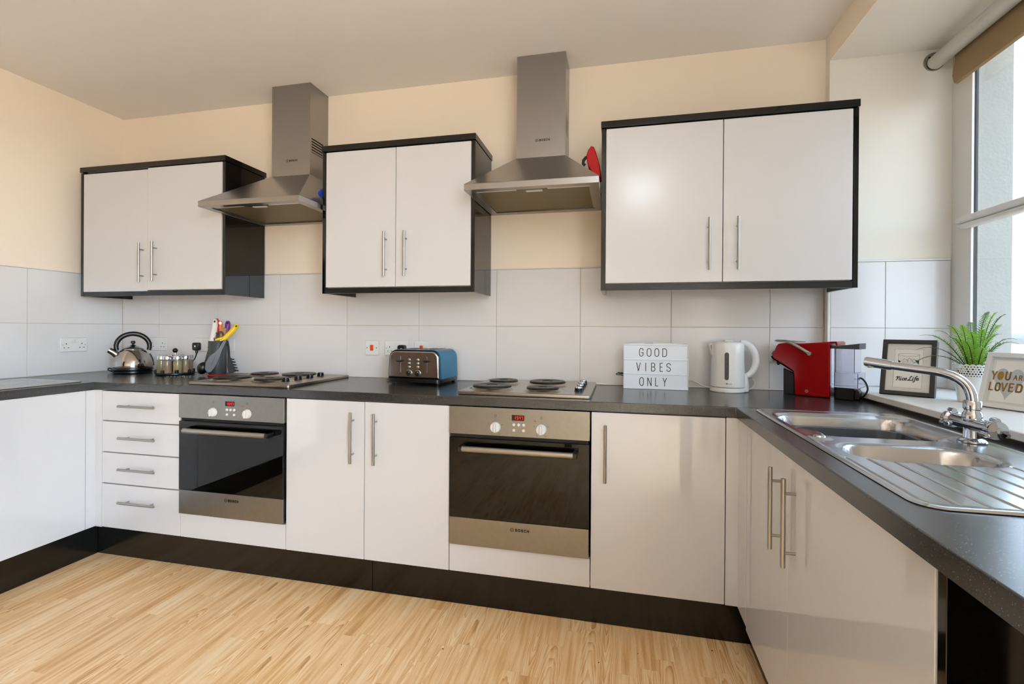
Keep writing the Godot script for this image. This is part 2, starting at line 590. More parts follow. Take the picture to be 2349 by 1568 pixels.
func _ready() -> void:
	rng.seed = 5
	var f := 1083.0361
	var cam := Camera3D.new()
	cam.name = "camera"
	cam.projection = Camera3D.PROJECTION_FRUSTUM
	cam.near = .05
	cam.far = 100
	cam.size = 1568.0 / f * .05
	cam.frustum_offset = Vector2(-1.9354, -27.1305) / f * .05
	cam.position = Vector3(3.2536, 1.1958, 2.52)
	cam.rotation_degrees = Vector3(-.1513, 12.6853, .3715)
	add_child(cam)
	cam.current = true
	var env := Environment.new()
	env.background_mode = Environment.BG_SKY
	var sm := ProceduralSkyMaterial.new()
	sm.sky_top_color = Color(.76, .88, 1.0)
	sm.sky_horizon_color = Color(.91, .965, 1.0)
	sm.ground_bottom_color = Color(.62, .60, .57)
	sm.ground_horizon_color = Color(.80, .79, .77)
	sm.sun_angle_max = 0.0
	sm.energy_multiplier = 15.0
	var sky := Sky.new()
	sky.sky_material = sm
	env.sky = sky
	env.tonemap_mode = Environment.TONE_MAPPER_LINEAR
	env.tonemap_exposure = 1.43
	env.sdfgi_enabled = true
	env.ssao_enabled = true
	env.ssil_enabled = true
	var we := WorldEnvironment.new()
	we.name = "environment"
	we.environment = env
	add_child(we)
	materials()
	shell()
	window()
	base_units()
	worktops()
	wall_cabinets()
	hoods()
	ovens()
	hobs()
	sinks()
	sockets()
	worktop_things()
	sill_things()
	dining_furniture()
	ceiling_lamp(Vector3(3.42, CEIL, 2.25), "round white opal ceiling lamp above the camera", LAMP_COLOR, LAMP, M.lamp_glass)

# ---------------------------------------------------------------- room
func shell() -> void:
	var g := G.new().bb(-.1, 4.9, -.12, -.012, -.1, ROOM + .1)
	var fl := struct("floor", g, M.sub_floor, "light oak strip laminate floor")
	# strips of laminate running away from the camera
	var w := .0665
	var meshes := {}
	var r := RandomNumberGenerator.new()
	r.seed = 17
	var rest := G.new()
	var row := 0
	var x := .0
	while x < WALLR - .01:
		var z := PL * 0.0 + .50 - r.randf_range(0.0, .45)
		while z < ROOM:
			var l := r.randf_range(.36, .62)
			var z0 := maxf(z, .02)
			var z1 := minf(z + l, ROOM)
			var k := r.randi_range(0, 15)
			var flip := r.randf() < .5
			var near := z0 < 1.62 and z1 > .55 and x > .52 and x < 3.80
			var s := G.new() if near else rest
			plank(s, x, minf(x + w, WALLR), z0, z1, k, flip)
			if near:
				part("plank", s, M.oak, fl)
			z += l
		x += w
		row += 1
	var rp := part("planks_beyond", rest, M.oak, fl)
	rp.set_meta("kind", "stuff")
	struct("ceiling", G.new().bb(-.1, 4.9, CEIL, CEIL + .12, -.1, ROOM + .1), M.ceiling_paint, "plain pale ceiling")
	var wb := struct("wall_back", G.new().bb(-.12, WALLR, 0, CEIL, -.12, 0), M.wall_paint, "cream back wall above white tiles")
	var wl := struct("wall_left", G.new().bb(-.12, 0, 0, CEIL, 0, ROOM), M.wall_paint, "cream left wall above white tiles")
	struct("wall_front", G.new().bb(-.12, 4.9, 0, CEIL, ROOM, ROOM + .12), M.wall_paint, "cream wall at the far end of the room")
	var wr := struct("wall_right", G.new().bb(WALLR, 4.85, 0, CEIL, WIN1, 2.0), M.wall_paint, "cream wall beside the window")
	part("lintel", G.new().bb(WALLR + .006, 4.85, 2.456, CEIL, REV, WIN1), M.reveal_paint, wr, "deep lintel over the window")
	part("lintel_face", G.new().bb(WALLR, WALLR + .006, 2.456, CEIL, REV, WIN1), M.wall_paint, wr)
	part("wall_below_sill", G.new().bb(4.29, 4.85, 0, .918, REV, WIN1), M.wall_paint, wr)
	part("pier", G.new().bb(WALLR, 4.40, 0, CEIL, 2.0, WIN2A), M.wall_paint, wr)
	part("lintel", G.new().bb(WALLR, 4.40, 2.46, CEIL, WIN2A, WIN2B), M.reveal_paint, wr)
	part("threshold", G.new().bb(WALLR, 4.40, -.1, .02, WIN2A, WIN2B), M.trim_white, wr)
	part("far_pier", G.new().bb(WALLR, 4.40, 0, CEIL, WIN2B, ROOM), M.wall_paint, wr)
	var rv := part("reveal", G.new().bb(WALLR, 4.85, 0, CEIL, -.12, REV), M.reveal_paint, wr, "pale wall between cabinet and window")
	# grout beds and tiles
	part("grout", G.new().bb(.003, WALLR - .001, HW, TILE_TOP, 0, .0045), M.grout, wb)
	part("grout", G.new().bb(0, .0045, HW, TILE_TOP, .003, 2.45), M.grout, wl)
	part("grout", G.new().bb(WALLR + .002, 4.683, HW, TILE_TOP, REV, REV + .0045), M.grout, wr)
	var gap := .0018
	var xs := [.008]
	for k in 9:
		xs.append(.31 + .4572 * k)
	xs.append(WALLR - .004)
	for i in xs.size() - 1:
		for yy in [[HW + .002, TILE_MID], [TILE_MID, TILE_TOP]]:
			part("tile", G.new().bb(xs[i] + gap / 2, xs[i + 1] - gap / 2, yy[0] + gap / 2, yy[1] - gap / 2, .001, .008, .0012), M.tile, wb)
	var zs := [.008, .53]
	for k in 4:
		zs.append(.53 + .4572 * (k + 1))
	for i in zs.size() - 1:
		for yy in [[HW + .002, TILE_MID], [TILE_MID, TILE_TOP]]:
			part("tile", G.new().bb(.001, .008, yy[0] + gap / 2, yy[1] - gap / 2, zs[i] + gap / 2, zs[i + 1] - gap / 2, .0012), M.tile, wl)
	for xx in [[WALLR + .008, 4.434], [4.434, 4.685]]:
		for yy in [[.945, TILE_MID], [TILE_MID, TILE_TOP - .006]]:
			part("tile", G.new().bb(xx[0] + gap / 2, xx[1] - gap / 2, yy[0] + gap / 2, yy[1] - gap / 2, REV + .001, REV + .008, .0012), M.tile, wr)
	var t1 := struct("trim_1", G.new().bb(.0, WALLR - .004, TILE_TOP, TILE_TOP + .006, 0, .010, .002), M.trim_white, "tile trim along the back wall")
	t1.set_meta("label", "white tile trim along the back wall")
	struct("trim_2", G.new().bb(0, .010, TILE_TOP, TILE_TOP + .006, .010, 2.45, .002), M.trim_white, "white tile trim along the left wall")
	struct("trim_3", G.new().bb(WALLR, 4.686, TILE_TOP - .006, TILE_TOP + .003, REV, REV + .011, .002), M.trim_white, "white tile trim beside the window")
	struct("trim_4", G.new().bb(WALLR - .006, WALLR + .008, HW, TILE_TOP + .002, REV - .012, REV + .010, .003), M.trim_white, "white corner trim of the tiles")
	# sealant bead at the foot of the tiles
	struct("trim_5", G.new().bb(.008, WALLR, HW, HW + .005, .008, .0125, .002), M.trim_white, "white sealant bead along the worktop")

func plank(s: G, x0: float, x1: float, z0: float, z1: float, k: int, flip: bool) -> void:
	var e := .00008
	var u0 := (k + .02) / 16.0
	var u1 := (k + .98) / 16.0
	var v0 := 0.0
	var v1 := minf(1.0, (z1 - z0) / .62)
	if flip:
		v0 = 1.0
		v1 = 1.0 - v1
	var up := Vector3.UP
	x0 += e
	x1 -= e
	z0 += e
	z1 -= e
	var d := .00018
	var a := Vector3(x0 + d, 0, z0 + d)
	var b := Vector3(x1 - d, 0, z0 + d)
	var c := Vector3(x1 - d, 0, z1 - d)
	var f := Vector3(x0 + d, 0, z1 - d)
	s.quad(a, b, c, f, up, up, up, up, Vector2(u0, v0), Vector2(u1, v0), Vector2(u1, v1), Vector2(u0, v1))
	var lo := Vector3(0, -d, 0)
	var A := Vector3(x0, 0, z0) + lo
	var B := Vector3(x1, 0, z0) + lo
	var C := Vector3(x1, 0, z1) + lo
	var F := Vector3(x0, 0, z1) + lo
	s.quad(a, f, F, A, up, up, Vector3.LEFT, Vector3.LEFT, Vector2(u0, v0), Vector2(u0, v1), Vector2(u0, v1), Vector2(u0, v0))
	s.quad(b, c, C, B, up, up, Vector3.RIGHT, Vector3.RIGHT, Vector2(u1, v0), Vector2(u1, v1), Vector2(u1, v1), Vector2(u1, v0))
	s.quad(a, b, B, A, up, up, Vector3.FORWARD, Vector3.FORWARD, Vector2(u0, v0), Vector2(u1, v0), Vector2(u1, v0), Vector2(u0, v0))
	s.quad(f, c, C, F, up, up, Vector3.BACK, Vector3.BACK, Vector2(u0, v1), Vector2(u1, v1), Vector2(u1, v1), Vector2(u0, v1))
	var dn := Vector3(0, -.012, 0)
	s.quad(A, B, B + dn, A + dn, Vector3.FORWARD, Vector3.FORWARD, Vector3.FORWARD, Vector3.FORWARD, Vector2(u0, v0), Vector2(u1, v0), Vector2(u1, v0), Vector2(u0, v0))
	s.quad(F, C, C + dn, F + dn, Vector3.BACK, Vector3.BACK, Vector3.BACK, Vector3.BACK, Vector2(u0, v1), Vector2(u1, v1), Vector2(u1, v1), Vector2(u0, v1))
	s.quad(A, F, F + dn, A + dn, Vector3.LEFT, Vector3.LEFT, Vector3.LEFT, Vector3.LEFT, Vector2(u0, v0), Vector2(u0, v1), Vector2(u0, v1), Vector2(u0, v0))
	s.quad(B, C, C + dn, B + dn, Vector3.RIGHT, Vector3.RIGHT, Vector3.RIGHT, Vector3.RIGHT, Vector2(u1, v0), Vector2(u1, v1), Vector2(u1, v1), Vector2(u1, v0))

func window() -> void:
	var z1 := WIN1
	var w := struct("window_1", G.new().bb(4.69, 4.712, .943, 2.456, REV, .165, .002), M.trim_white, "tall white sash window")
	part("jamb", G.new().bb(4.69, 4.712, .943, 2.456, z1 - .12, z1, .002), M.trim_white, w)
	part("head", G.new().bb(4.69, 4.712, 2.38, 2.456, .165, z1 - .12, .002), M.trim_white, w)
	part("bottom_rail", G.new().bb(4.672, 4.712, .943, .985, REV + .004, z1 - .004, .003), M.trim_white, w)
	var rail := G.new()
	var prof := PackedVector2Array([Vector2(4.70, 1.634), Vector2(4.668, 1.634), Vector2(4.662, 1.638), Vector2(4.662, 1.650), Vector2(4.668, 1.654), Vector2(4.655, 1.657), Vector2(4.650, 1.662), Vector2(4.650, 1.674), Vector2(4.656, 1.680), Vector2(4.70, 1.682)])
	rail.prism(prof, .135, z1 - .10)
	part("meeting_rail", rail, M.trim_white, w, "white horizontal rail across the window")
	part("pane", G.new().bb(4.696, 4.699, .985, 1.64, .160, z1 - .115), M.old_glass, w)
	part("pane", G.new().bb(4.703, 4.706, 1.67, 2.385, .160, z1 - .115), M.old_glass, w)
	part("glazing_bead", G.new().bb(4.7005, 4.7135, .985, 2.38, .165, .1665), M.matt_black, w, "dark gap along the glass")
	struct("trim_6", G.new().bb(4.245, 4.70, .918, .943, REV + .002, WIN1, .004), M.trim_white, "white window sill board")
	var w2 := struct("door_1", G.new().bb(4.27, 4.33, .02, 2.46, WIN2A, WIN2A + .07, .002), M.trim_white, "white glazed door behind the camera")
	var zm := (WIN2A + WIN2B) / 2
	part("jamb", G.new().bb(4.27, 4.33, .02, 2.46, WIN2B - .07, WIN2B, .002), M.trim_white, w2)
	part("head", G.new().bb(4.27, 4.33, 2.39, 2.46, WIN2A + .07, WIN2B - .07, .002), M.trim_white, w2)
	part("bottom_rail", G.new().bb(4.27, 4.33, .02, .14, WIN2A + .07, WIN2B - .07, .002), M.trim_white, w2)
	part("mullion", G.new().bb(4.27, 4.33, .14, 2.39, zm - .05, zm + .05, .002), M.trim_white, w2)
	part("pane", G.new().bb(4.298, 4.302, .14, 2.39, WIN2A + .07, zm - .05), M.window_glass, w2)
	part("pane", G.new().bb(4.298, 4.302, .14, 2.39, zm + .05, WIN2B - .07), M.window_glass, w2)
	# outside: rendered side of the opening, and a pipe
	var o := struct("wall_outside", G.new().bb(4.714, 4.845, -1, 3.4, -.6, .150), M.render_grey, "grey rough rendered wall outside the window")
	part("far_side", G.new().bb(4.714, 4.845, -1, 3.4, z1 - .105, 2.0), M.render_grey, o)
	var p := thing("drain_pipe", "grey pipe with a collar running outside behind the white picture frame", "pipe", Vector3(5.35, 1.165, .55))
	part("pipe", G.new().tube(Vector3(0, 0, -1.3), Vector3(0, 0, 1.6), .034, -1, 20), M.pipe_grey, p)
	part("collar", G.new().tube(Vector3(0, 0, -.01), Vector3(0, 0, .05), .040, -1, 20), M.pipe_grey, p)
	# roller blind
	var b := thing("roller_blind", "tan roller blind rolled up on a white tube at the window head", "blind", Vector3(4.617, 2.392, 0))
	part("tube", G.new().tube(Vector3(0, 0, REV + .012), Vector3(0, 0, WIN1 - .02), .030, -1, 28), M.blind_tube, b)
	var br := G.new().tube(Vector3(0, .008, REV), Vector3(0, .008, REV + .008), .040, -1, 24)
	part("bracket", br, M.handle_steel, b)
	for q in [Vector2(-.02, .026), Vector2(.012, .034)]:
		part("screw", G.new().tube(Vector3(q.x, q.y, REV + .008), Vector3(q.x, q.y, REV + .010), .004, -1, 10), M.iron, b)
	var cl := PackedVector2Array([Vector2(.028, -.002), Vector2(.029, -.035), Vector2(.022, -.075), Vector2(.020, -.105), Vector2(.026, -.135), Vector2(.040, -.138), Vector2(.043, -.132), Vector2(.030, -.103), Vector2(.027, -.075), Vector2(.033, -.035), Vector2(.032, .0)])
	part("cloth", G.new().prism(cl, .135, WIN1 - .06), M.blind_cloth, b)

func ceiling_lamp(p: Vector3, label: String, color: Color, energy: float, m: Material) -> void:
	var c := thing("ceiling_lamp", label, "lamp", p)
	part("base", G.new().lathe([Vector2(0, -.03), Vector2(.20, -.03), Vector2(.205, -.025), Vector2(.205, 0)], 40), M.trim_white, c)
	part("lamp_bowl", G.new().lathe([Vector2(0, -.115), Vector2(.06, -.111), Vector2(.12, -.096), Vector2(.165, -.070), Vector2(.19, -.040), Vector2(.195, -.03)], 40), m, c)
	var l := OmniLight3D.new()
	l.name = "lamp_light"
	l.position = p + Vector3(0, -.19, 0)
	l.light_color = color
	l.light_energy = energy
	l.light_size = .17
	l.omni_range = 14
	l.omni_attenuation = 2
	l.shadow_enabled = true
	add_child(l, true)

# dark wooden furniture in the part of the room that the steel and the oven glass mirror
func dining_furniture() -> void:
	var t := thing("dresser", "tall dark brown wooden dresser against the left wall behind the camera", "dresser", Vector3(.245, 0, 3.80), PI / 2)
	part("body", G.new().bb(-1.1, 1.1, .08, 1.90, -.22, .20, .004), M.dark_wood, t)
	part("top", G.new().bb(-1.13, 1.13, 1.90, 1.94, -.235, .23, .006), M.dark_wood, t)
	for i in 4:
		var x := -1.1 + .55 * i
		var d := part("door", G.new().bb(x + .01, x + .54, .10, 1.88, .201, .22, .003), M.dark_wood, t)
		part("knob", G.new().at(E3(Vector3(x + (.48 if i % 2 == 0 else .07), 1.0, .22), Vector3(90, 0, 0))).lathe([Vector2(.006, 0), Vector2(.008, .012), Vector2(.016, .02), Vector2(.012, .03), Vector2(0, .032)], 16), M.handle_steel, d)
	for q in [Vector2(-1.02, -.15), Vector2(1.02, -.15), Vector2(-1.02, .15), Vector2(1.02, .15)]:
		part("leg", G.new().bb(q.x - .03, q.x + .03, 0.001, .08, q.y - .03, q.y + .03, .003), M.dark_wood, t)
	t = thing("dining_table", "dark brown wooden dining table behind the camera", "table", Vector3(2.0, 0, 3.85))
	part("top", G.new().bb(-.85, .85, .72, .755, -.45, .45, .006), M.dark_wood, t)
	part("apron", G.new().bb(-.76, .76, .63, .72, -.37, .37, .002), M.dark_wood, t)
	for q in [Vector2(-.76, -.37), Vector2(.76, -.37), Vector2(-.76, .37), Vector2(.76, .37)]:
		part("leg", G.new().bb(q.x - .035, q.x + .035, 0.001, .72, q.y - .035, q.y + .035, .004), M.dark_wood, t)

# ---------------------------------------------------------------- cabinets
var bar_v: ArrayMesh
var bar_h: ArrayMesh

# bar handle, length .228, standing .03 off the face; the face is z = 0
func bar(parent: Node, pos: Vector3, upright := true, turn := 0.0) -> void:
	if bar_v == null:
		for up in [true, false]:
			var g := G.new()
			var ax := Vector3.UP if up else Vector3.RIGHT
			var c := Vector3(0, 0, .029)
			g.sweep([c - ax * .114, c - ax * .113, c + ax * .113, c + ax * .114], [.0052, .0060, .0060, .0052], 14)
			for s in [-1.0, 1.0]:
				g.tube(ax * .076 * s, c + ax * .076 * s, .0038, -1, 10)
			if up:
				bar_v = g.mesh()
			else:
				bar_h = g.mesh()
	var o := part_mesh("handle", bar_v if upright else bar_h, M.handle_steel, parent, "brushed steel bar handle")
	o.position = pos
	o.rotation.y = turn

func door(parent: Node, x0: float, x1: float, y0: float, y1: float, zf: float, called := "door", th := .019, m: Material = M.gloss_white) -> MeshInstance3D:
	return part(called, G.new().bb(x0 + .0015, x1 - .0015, y0 + .0015, y1 - .0015, zf - th, zf, .0014), m, parent)

func base_units() -> void:
	var ytop := .866
	# drawers
	var t := thing("drawer_unit", "white four drawer base unit left of the left oven", "drawers")
	part("carcass", G.new().bb(.643, 1.137, PL, .862, .02, ZF - .021), M.white_edge, t)
	var ys := [PL + .001, .386, .5475, .709, ytop]
	for i in 4:
		var d := door(t, .641, 1.1385, ys[i], ys[i + 1] - .002, ZF, "drawer")
		var hy: float = [.302, .470, .629, .791][i]
		bar(d, Vector3(.894, hy, ZF), false)
	# housings under the ovens
	for k in 2:
		var x0: float = [1.1385, 2.5460][k]
		var x1: float = [1.7385, 3.1460][k]
		var h := thing("oven_housing", ["white housing panel under the left oven", "white housing panel under the right oven"][k], "cabinet", Vector3.ZERO, 0, "oven housings")
		part("panel", G.new().bb(x0 + .0015, x1 - .0015, PL + .002, .2735, ZF - .019, ZF, .0014), M.gloss_white, h)
		part("shelf", G.new().bb(x0, x1, PL, PL + .018, .02, ZF - .02), M.white_edge, h)
	# two doors between the ovens
	t = thing("base_cabinet", "white two door base cabinet between the two ovens", "cabinet")
	part("carcass", G.new().bb(1.740, 2.5445, PL, .862, .02, ZF - .021), M.white_edge, t)
	var d1 := door(t, 1.7385, 2.1422, PL, ytop, ZF)
	bar(d1, Vector3(2.088, .704, ZF))
	d1 = door(t, 2.1422, 2.5460, PL, ytop, ZF)
	bar(d1, Vector3(2.202, .704, ZF))
	# single door right of the right oven
	t = thing("base_cabinet", "white single door base cabinet right of the right oven", "cabinet")
	part("carcass", G.new().bb(3.148, 3.649, PL, .862, .02, ZF - .021), M.white_edge, t)
	d1 = door(t, 3.146, 3.6507, PL, ytop, ZF)
	bar(d1, Vector3(3.203, .704, ZF))
	# corner posts
	t = thing("corner_post", "white corner post between the drawers and the left return", "corner post")
	part("post", G.new().prism(PackedVector2Array([Vector2(.578, .645), Vector2(.597, .645), Vector2(.597, ZF), Vector2(.6405, ZF), Vector2(.6405, ZF - .019), Vector2(.578, ZF - .019)]), -ytop, -PL, .001), M.gloss_white, t)
	t.get_child(0).rotation_degrees.x = 90
	t = thing("corner_post", "white corner post at the right end of the back units", "corner post")
	part("post", G.new().prism(PackedVector2Array([Vector2(3.652, ZF - .019), Vector2(3.652, ZF), Vector2(3.695, ZF), Vector2(3.695, .7215), Vector2(3.714, .7215), Vector2(3.714, ZF - .019)]), -ytop, -PL, .001), M.gloss_white, t)
	t.get_child(0).rotation_degrees.x = 90
	# right return: two doors under the sink, black end panel
	t = thing("sink_cabinet", "white gloss two door sink cabinet in the right foreground", "cabinet")
	part("carcass", G.new().bb(3.716, 3.735, PL, .70, .725, 1.730), M.white_edge, t)
	for k in 2:
		var z0: float = [.7225, 1.137][k]
		var z1: float = [1.137, 1.733][k]
		var d := part("door", G.new().bb(3.695, 3.714, PL - .012, ytop, z0 + .0012, z1 - .0004, .0012), M.gloss_white, t)
		bar(d, Vector3(3.695, .7035, [1.083, 1.190][k]), true, -PI / 2)
	t = thing("end_panel", "black gloss end panel closing the right hand sink cabinet", "panel")
	part("panel", G.new().bb(3.697, 4.200, 0, .868, 1.7345, 1.7535, .0012), M.gloss_black, t)
	t = thing("end_panel", "black end panel at the near end of the right worktop", "panel")
	part("panel", G.new().bb(3.70, 4.18, 0, .868, 2.36, 2.38, .0012), M.gloss_black, t)
	# left return
	t = thing("appliance_door_cabinet", "white plain handleless door unit of the left return", "cabinet")
	part("carcass", G.new().bb(.50, .577, PL, .862, .647, 1.24), M.white_edge, t)
	part("door", G.new().bb(.578, .597, PL, ytop, .6465, 1.243, .0014), M.gloss_white, t)
	t = thing("base_cabinet", "white two door base cabinet under the left sink", "cabinet")
	part("carcass", G.new().bb(.50, .577, PL, .862, 1.246, 2.44), M.white_edge, t)
	for k in 2:
		var z0: float = [1.246, 1.846][k]
		var d := part("door", G.new().bb(.578, .597, PL, ytop, z0, z0 + .597, .0014), M.gloss_white, t)
		bar(d, Vector3(.597, .704, [1.79, 1.90][k]), true, PI / 2)
	t = thing("end_panel", "black gloss end panel of the left return", "panel")
	part("panel", G.new().bb(.01, .597, 0, .868, 2.445, 2.464, .0012), M.gloss_black, t)
	# plinths
	t = thing("plinth", "long black gloss plinth under the ovens and drawers", "plinth")
	part("board", G.new().bb(.562, 2.1675, .001, PL - .003, .552, .5695, .001), M.plinth_black, t)
	part("board", G.new().bb(2.1690, 3.765, .001, PL - .003, .552, .5695, .001), M.plinth_black, t)
	t = thing("plinth", "black gloss plinth under the left return", "plinth")
	part("board", G.new().bb(.557, .5755, .001, PL - .003, .571, 2.44, .001), M.plinth_black, t)
	t = thing("plinth", "black gloss plinth under the right hand sink cabinet", "plinth")
	part("board", G.new().bb(3.7455, 3.764, .001, PL - .014, .571, 1.733, .001), M.plinth_black, t)

func worktops() -> void:
	var b := .003
	var t := thing("worktop", "long speckled black worktop of the back run holding both hobs", "worktop")
	part("slab", G.new().prism(PackedVector2Array([Vector2(.0085, .013), Vector2(WALLR - .001, .013), Vector2(WALLR - .001, REV + .009), Vector2(4.289, REV + .009), Vector2(4.289, ZW), Vector2(.0085, ZW)]), -HW, -WB, b), M.worktop, t)
	t.get_child(0).rotation_degrees.x = 90
	# left return with the cut-out for its sink
	t = thing("worktop", "speckled black worktop of the left return", "worktop")
	var g := G.new()
	slab(g, .0085, XL, ZW + .0006, 2.47, .125, .515, .925, 1.575)
	part("slab", g, M.worktop, t)
	t = thing("worktop", "speckled black worktop around the sink in the right foreground", "worktop")
	g = G.new()
	slab(g, XR, 4.203, ZW + .0006, 2.40, 3.768, 4.180, .675, 1.33)
	part("slab", g, M.worktop, t)
	part("slab_rear", G.new().bb(4.2035, 4.289, WB, HW, ZW + .0006, WIN1 - .001), M.worktop, t)
	part("joint_strip", G.new().bb(XR - .0008, XR + .0008, WB + .001, HW - .002, ZW - .0008, ZW + .0012), M.handle_steel, t)

func slab(g: G, x0: float, x1: float, z0: float, z1: float, hx0: float, hx1: float, hz0: float, hz1: float) -> void:
	# outer faces
	var b := .003
	var o := [Vector2(x0, z0), Vector2(x1, z0), Vector2(x1, z1), Vector2(x0, z1)]
	var i := [Vector2(x0 + b, z0), Vector2(x1 - b, z0), Vector2(x1 - b, z1 - b), Vector2(x0 + b, z1 - b)]
	var h := [Vector2(hx0, hz0), Vector2(hx1, hz0), Vector2(hx1, hz1), Vector2(hx0, hz1)]
	var nn := [Vector3.FORWARD, Vector3.RIGHT, Vector3.BACK, Vector3.LEFT]
	for k in 4:
		var l := (k + 1) % 4
		var f := func(p: Vector2, y: float) -> Vector3: return Vector3(p.x, y, p.y)
		g.flat(f.call(o[k], WB), f.call(o[l], WB), f.call(o[l], HW - b), f.call(o[k], HW - b), nn[k])
		g.quad(f.call(o[k], HW - b), f.call(o[l], HW - b), f.call(i[l], HW), f.call(i[k], HW), nn[k], nn[k], Vector3.UP, Vector3.UP)
		g.flat(f.call(i[k], HW), f.call(i[l], HW), f.call(h[l], HW), f.call(h[k], HW), Vector3.UP)
		g.flat(f.call(o[k], WB), f.call(o[l], WB), f.call(h[l], WB), f.call(h[k], WB), Vector3.DOWN)
		g.flat(f.call(h[k], WB), f.call(h[l], WB), f.call(h[l], HW), f.call(h[k], HW), -nn[k])

func wall_cabinets() -> void:
	var Z := .31
	var data := [
		[.078, 1.114, .580, [.548, .646], "black framed white wall cabinet left of the left hood"],
		[1.723, 2.5625, 2.142, [2.091, 2.202], "black framed white wall cabinet between the two hoods"],
		[3.1697, 4.212, 3.692, [3.633, 3.749], "wide black framed white wall cabinet right of the right hood"]]
	for k in 3:
		var a: Array = data[k]
		var x0: float = a[0]
		var x1: float = a[1]
		var t := thing("wall_cabinet", a[4], "cabinet", Vector3.ZERO, 0, "wall cabinets")
		var zb := .0105 if k < 2 else .0555
		for s in [[x0, x0 + .018], [x1 - .018, x1]]:
			var rear := zb if s[1] < WALLR + .001 and k < 2 else (.0105 if s[0] < 4 else .0565)
			part("side_panel", G.new().bb(s[0], s[1], 1.375, 2.117, rear, Z, .001), M.gloss_black, t)
		part("top_panel", G.new().bb(x0 - .003, x1 + .003, 2.1195, 2.150, .001 if k < 2 else .0465, Z + .006, .0015), M.gloss_black, t)
		part("carcass", G.new().bb(x0 + .0185, x1 - .0185, 1.4045, 2.116, .012 if k < 2 else .058, Z - .022), M.white_edge, t)
		part("bottom_rail", G.new().bb(x0 + .0185, x1 - .0185, 1.376, 1.4035, Z - .022, Z - .002, .001), M.rail_black, t)
		for d in 2:
			var u0: float = x0 + .0195 if d == 0 else a[2]
			var u1: float = a[2] if d == 0 else x1 - .0195
			var drop := -.006 if (k == 0 and d == 0) else 0.0
			var proud := .003 if (k == 0 and d == 1) else 0.0
			var dd := door(t, u0, u1, 1.406 + drop, 2.1165 + drop, Z + proud, "door", .019, M.satin_white)
			bar(dd, Vector3(a[3][d], 1.571 + drop, Z + proud))

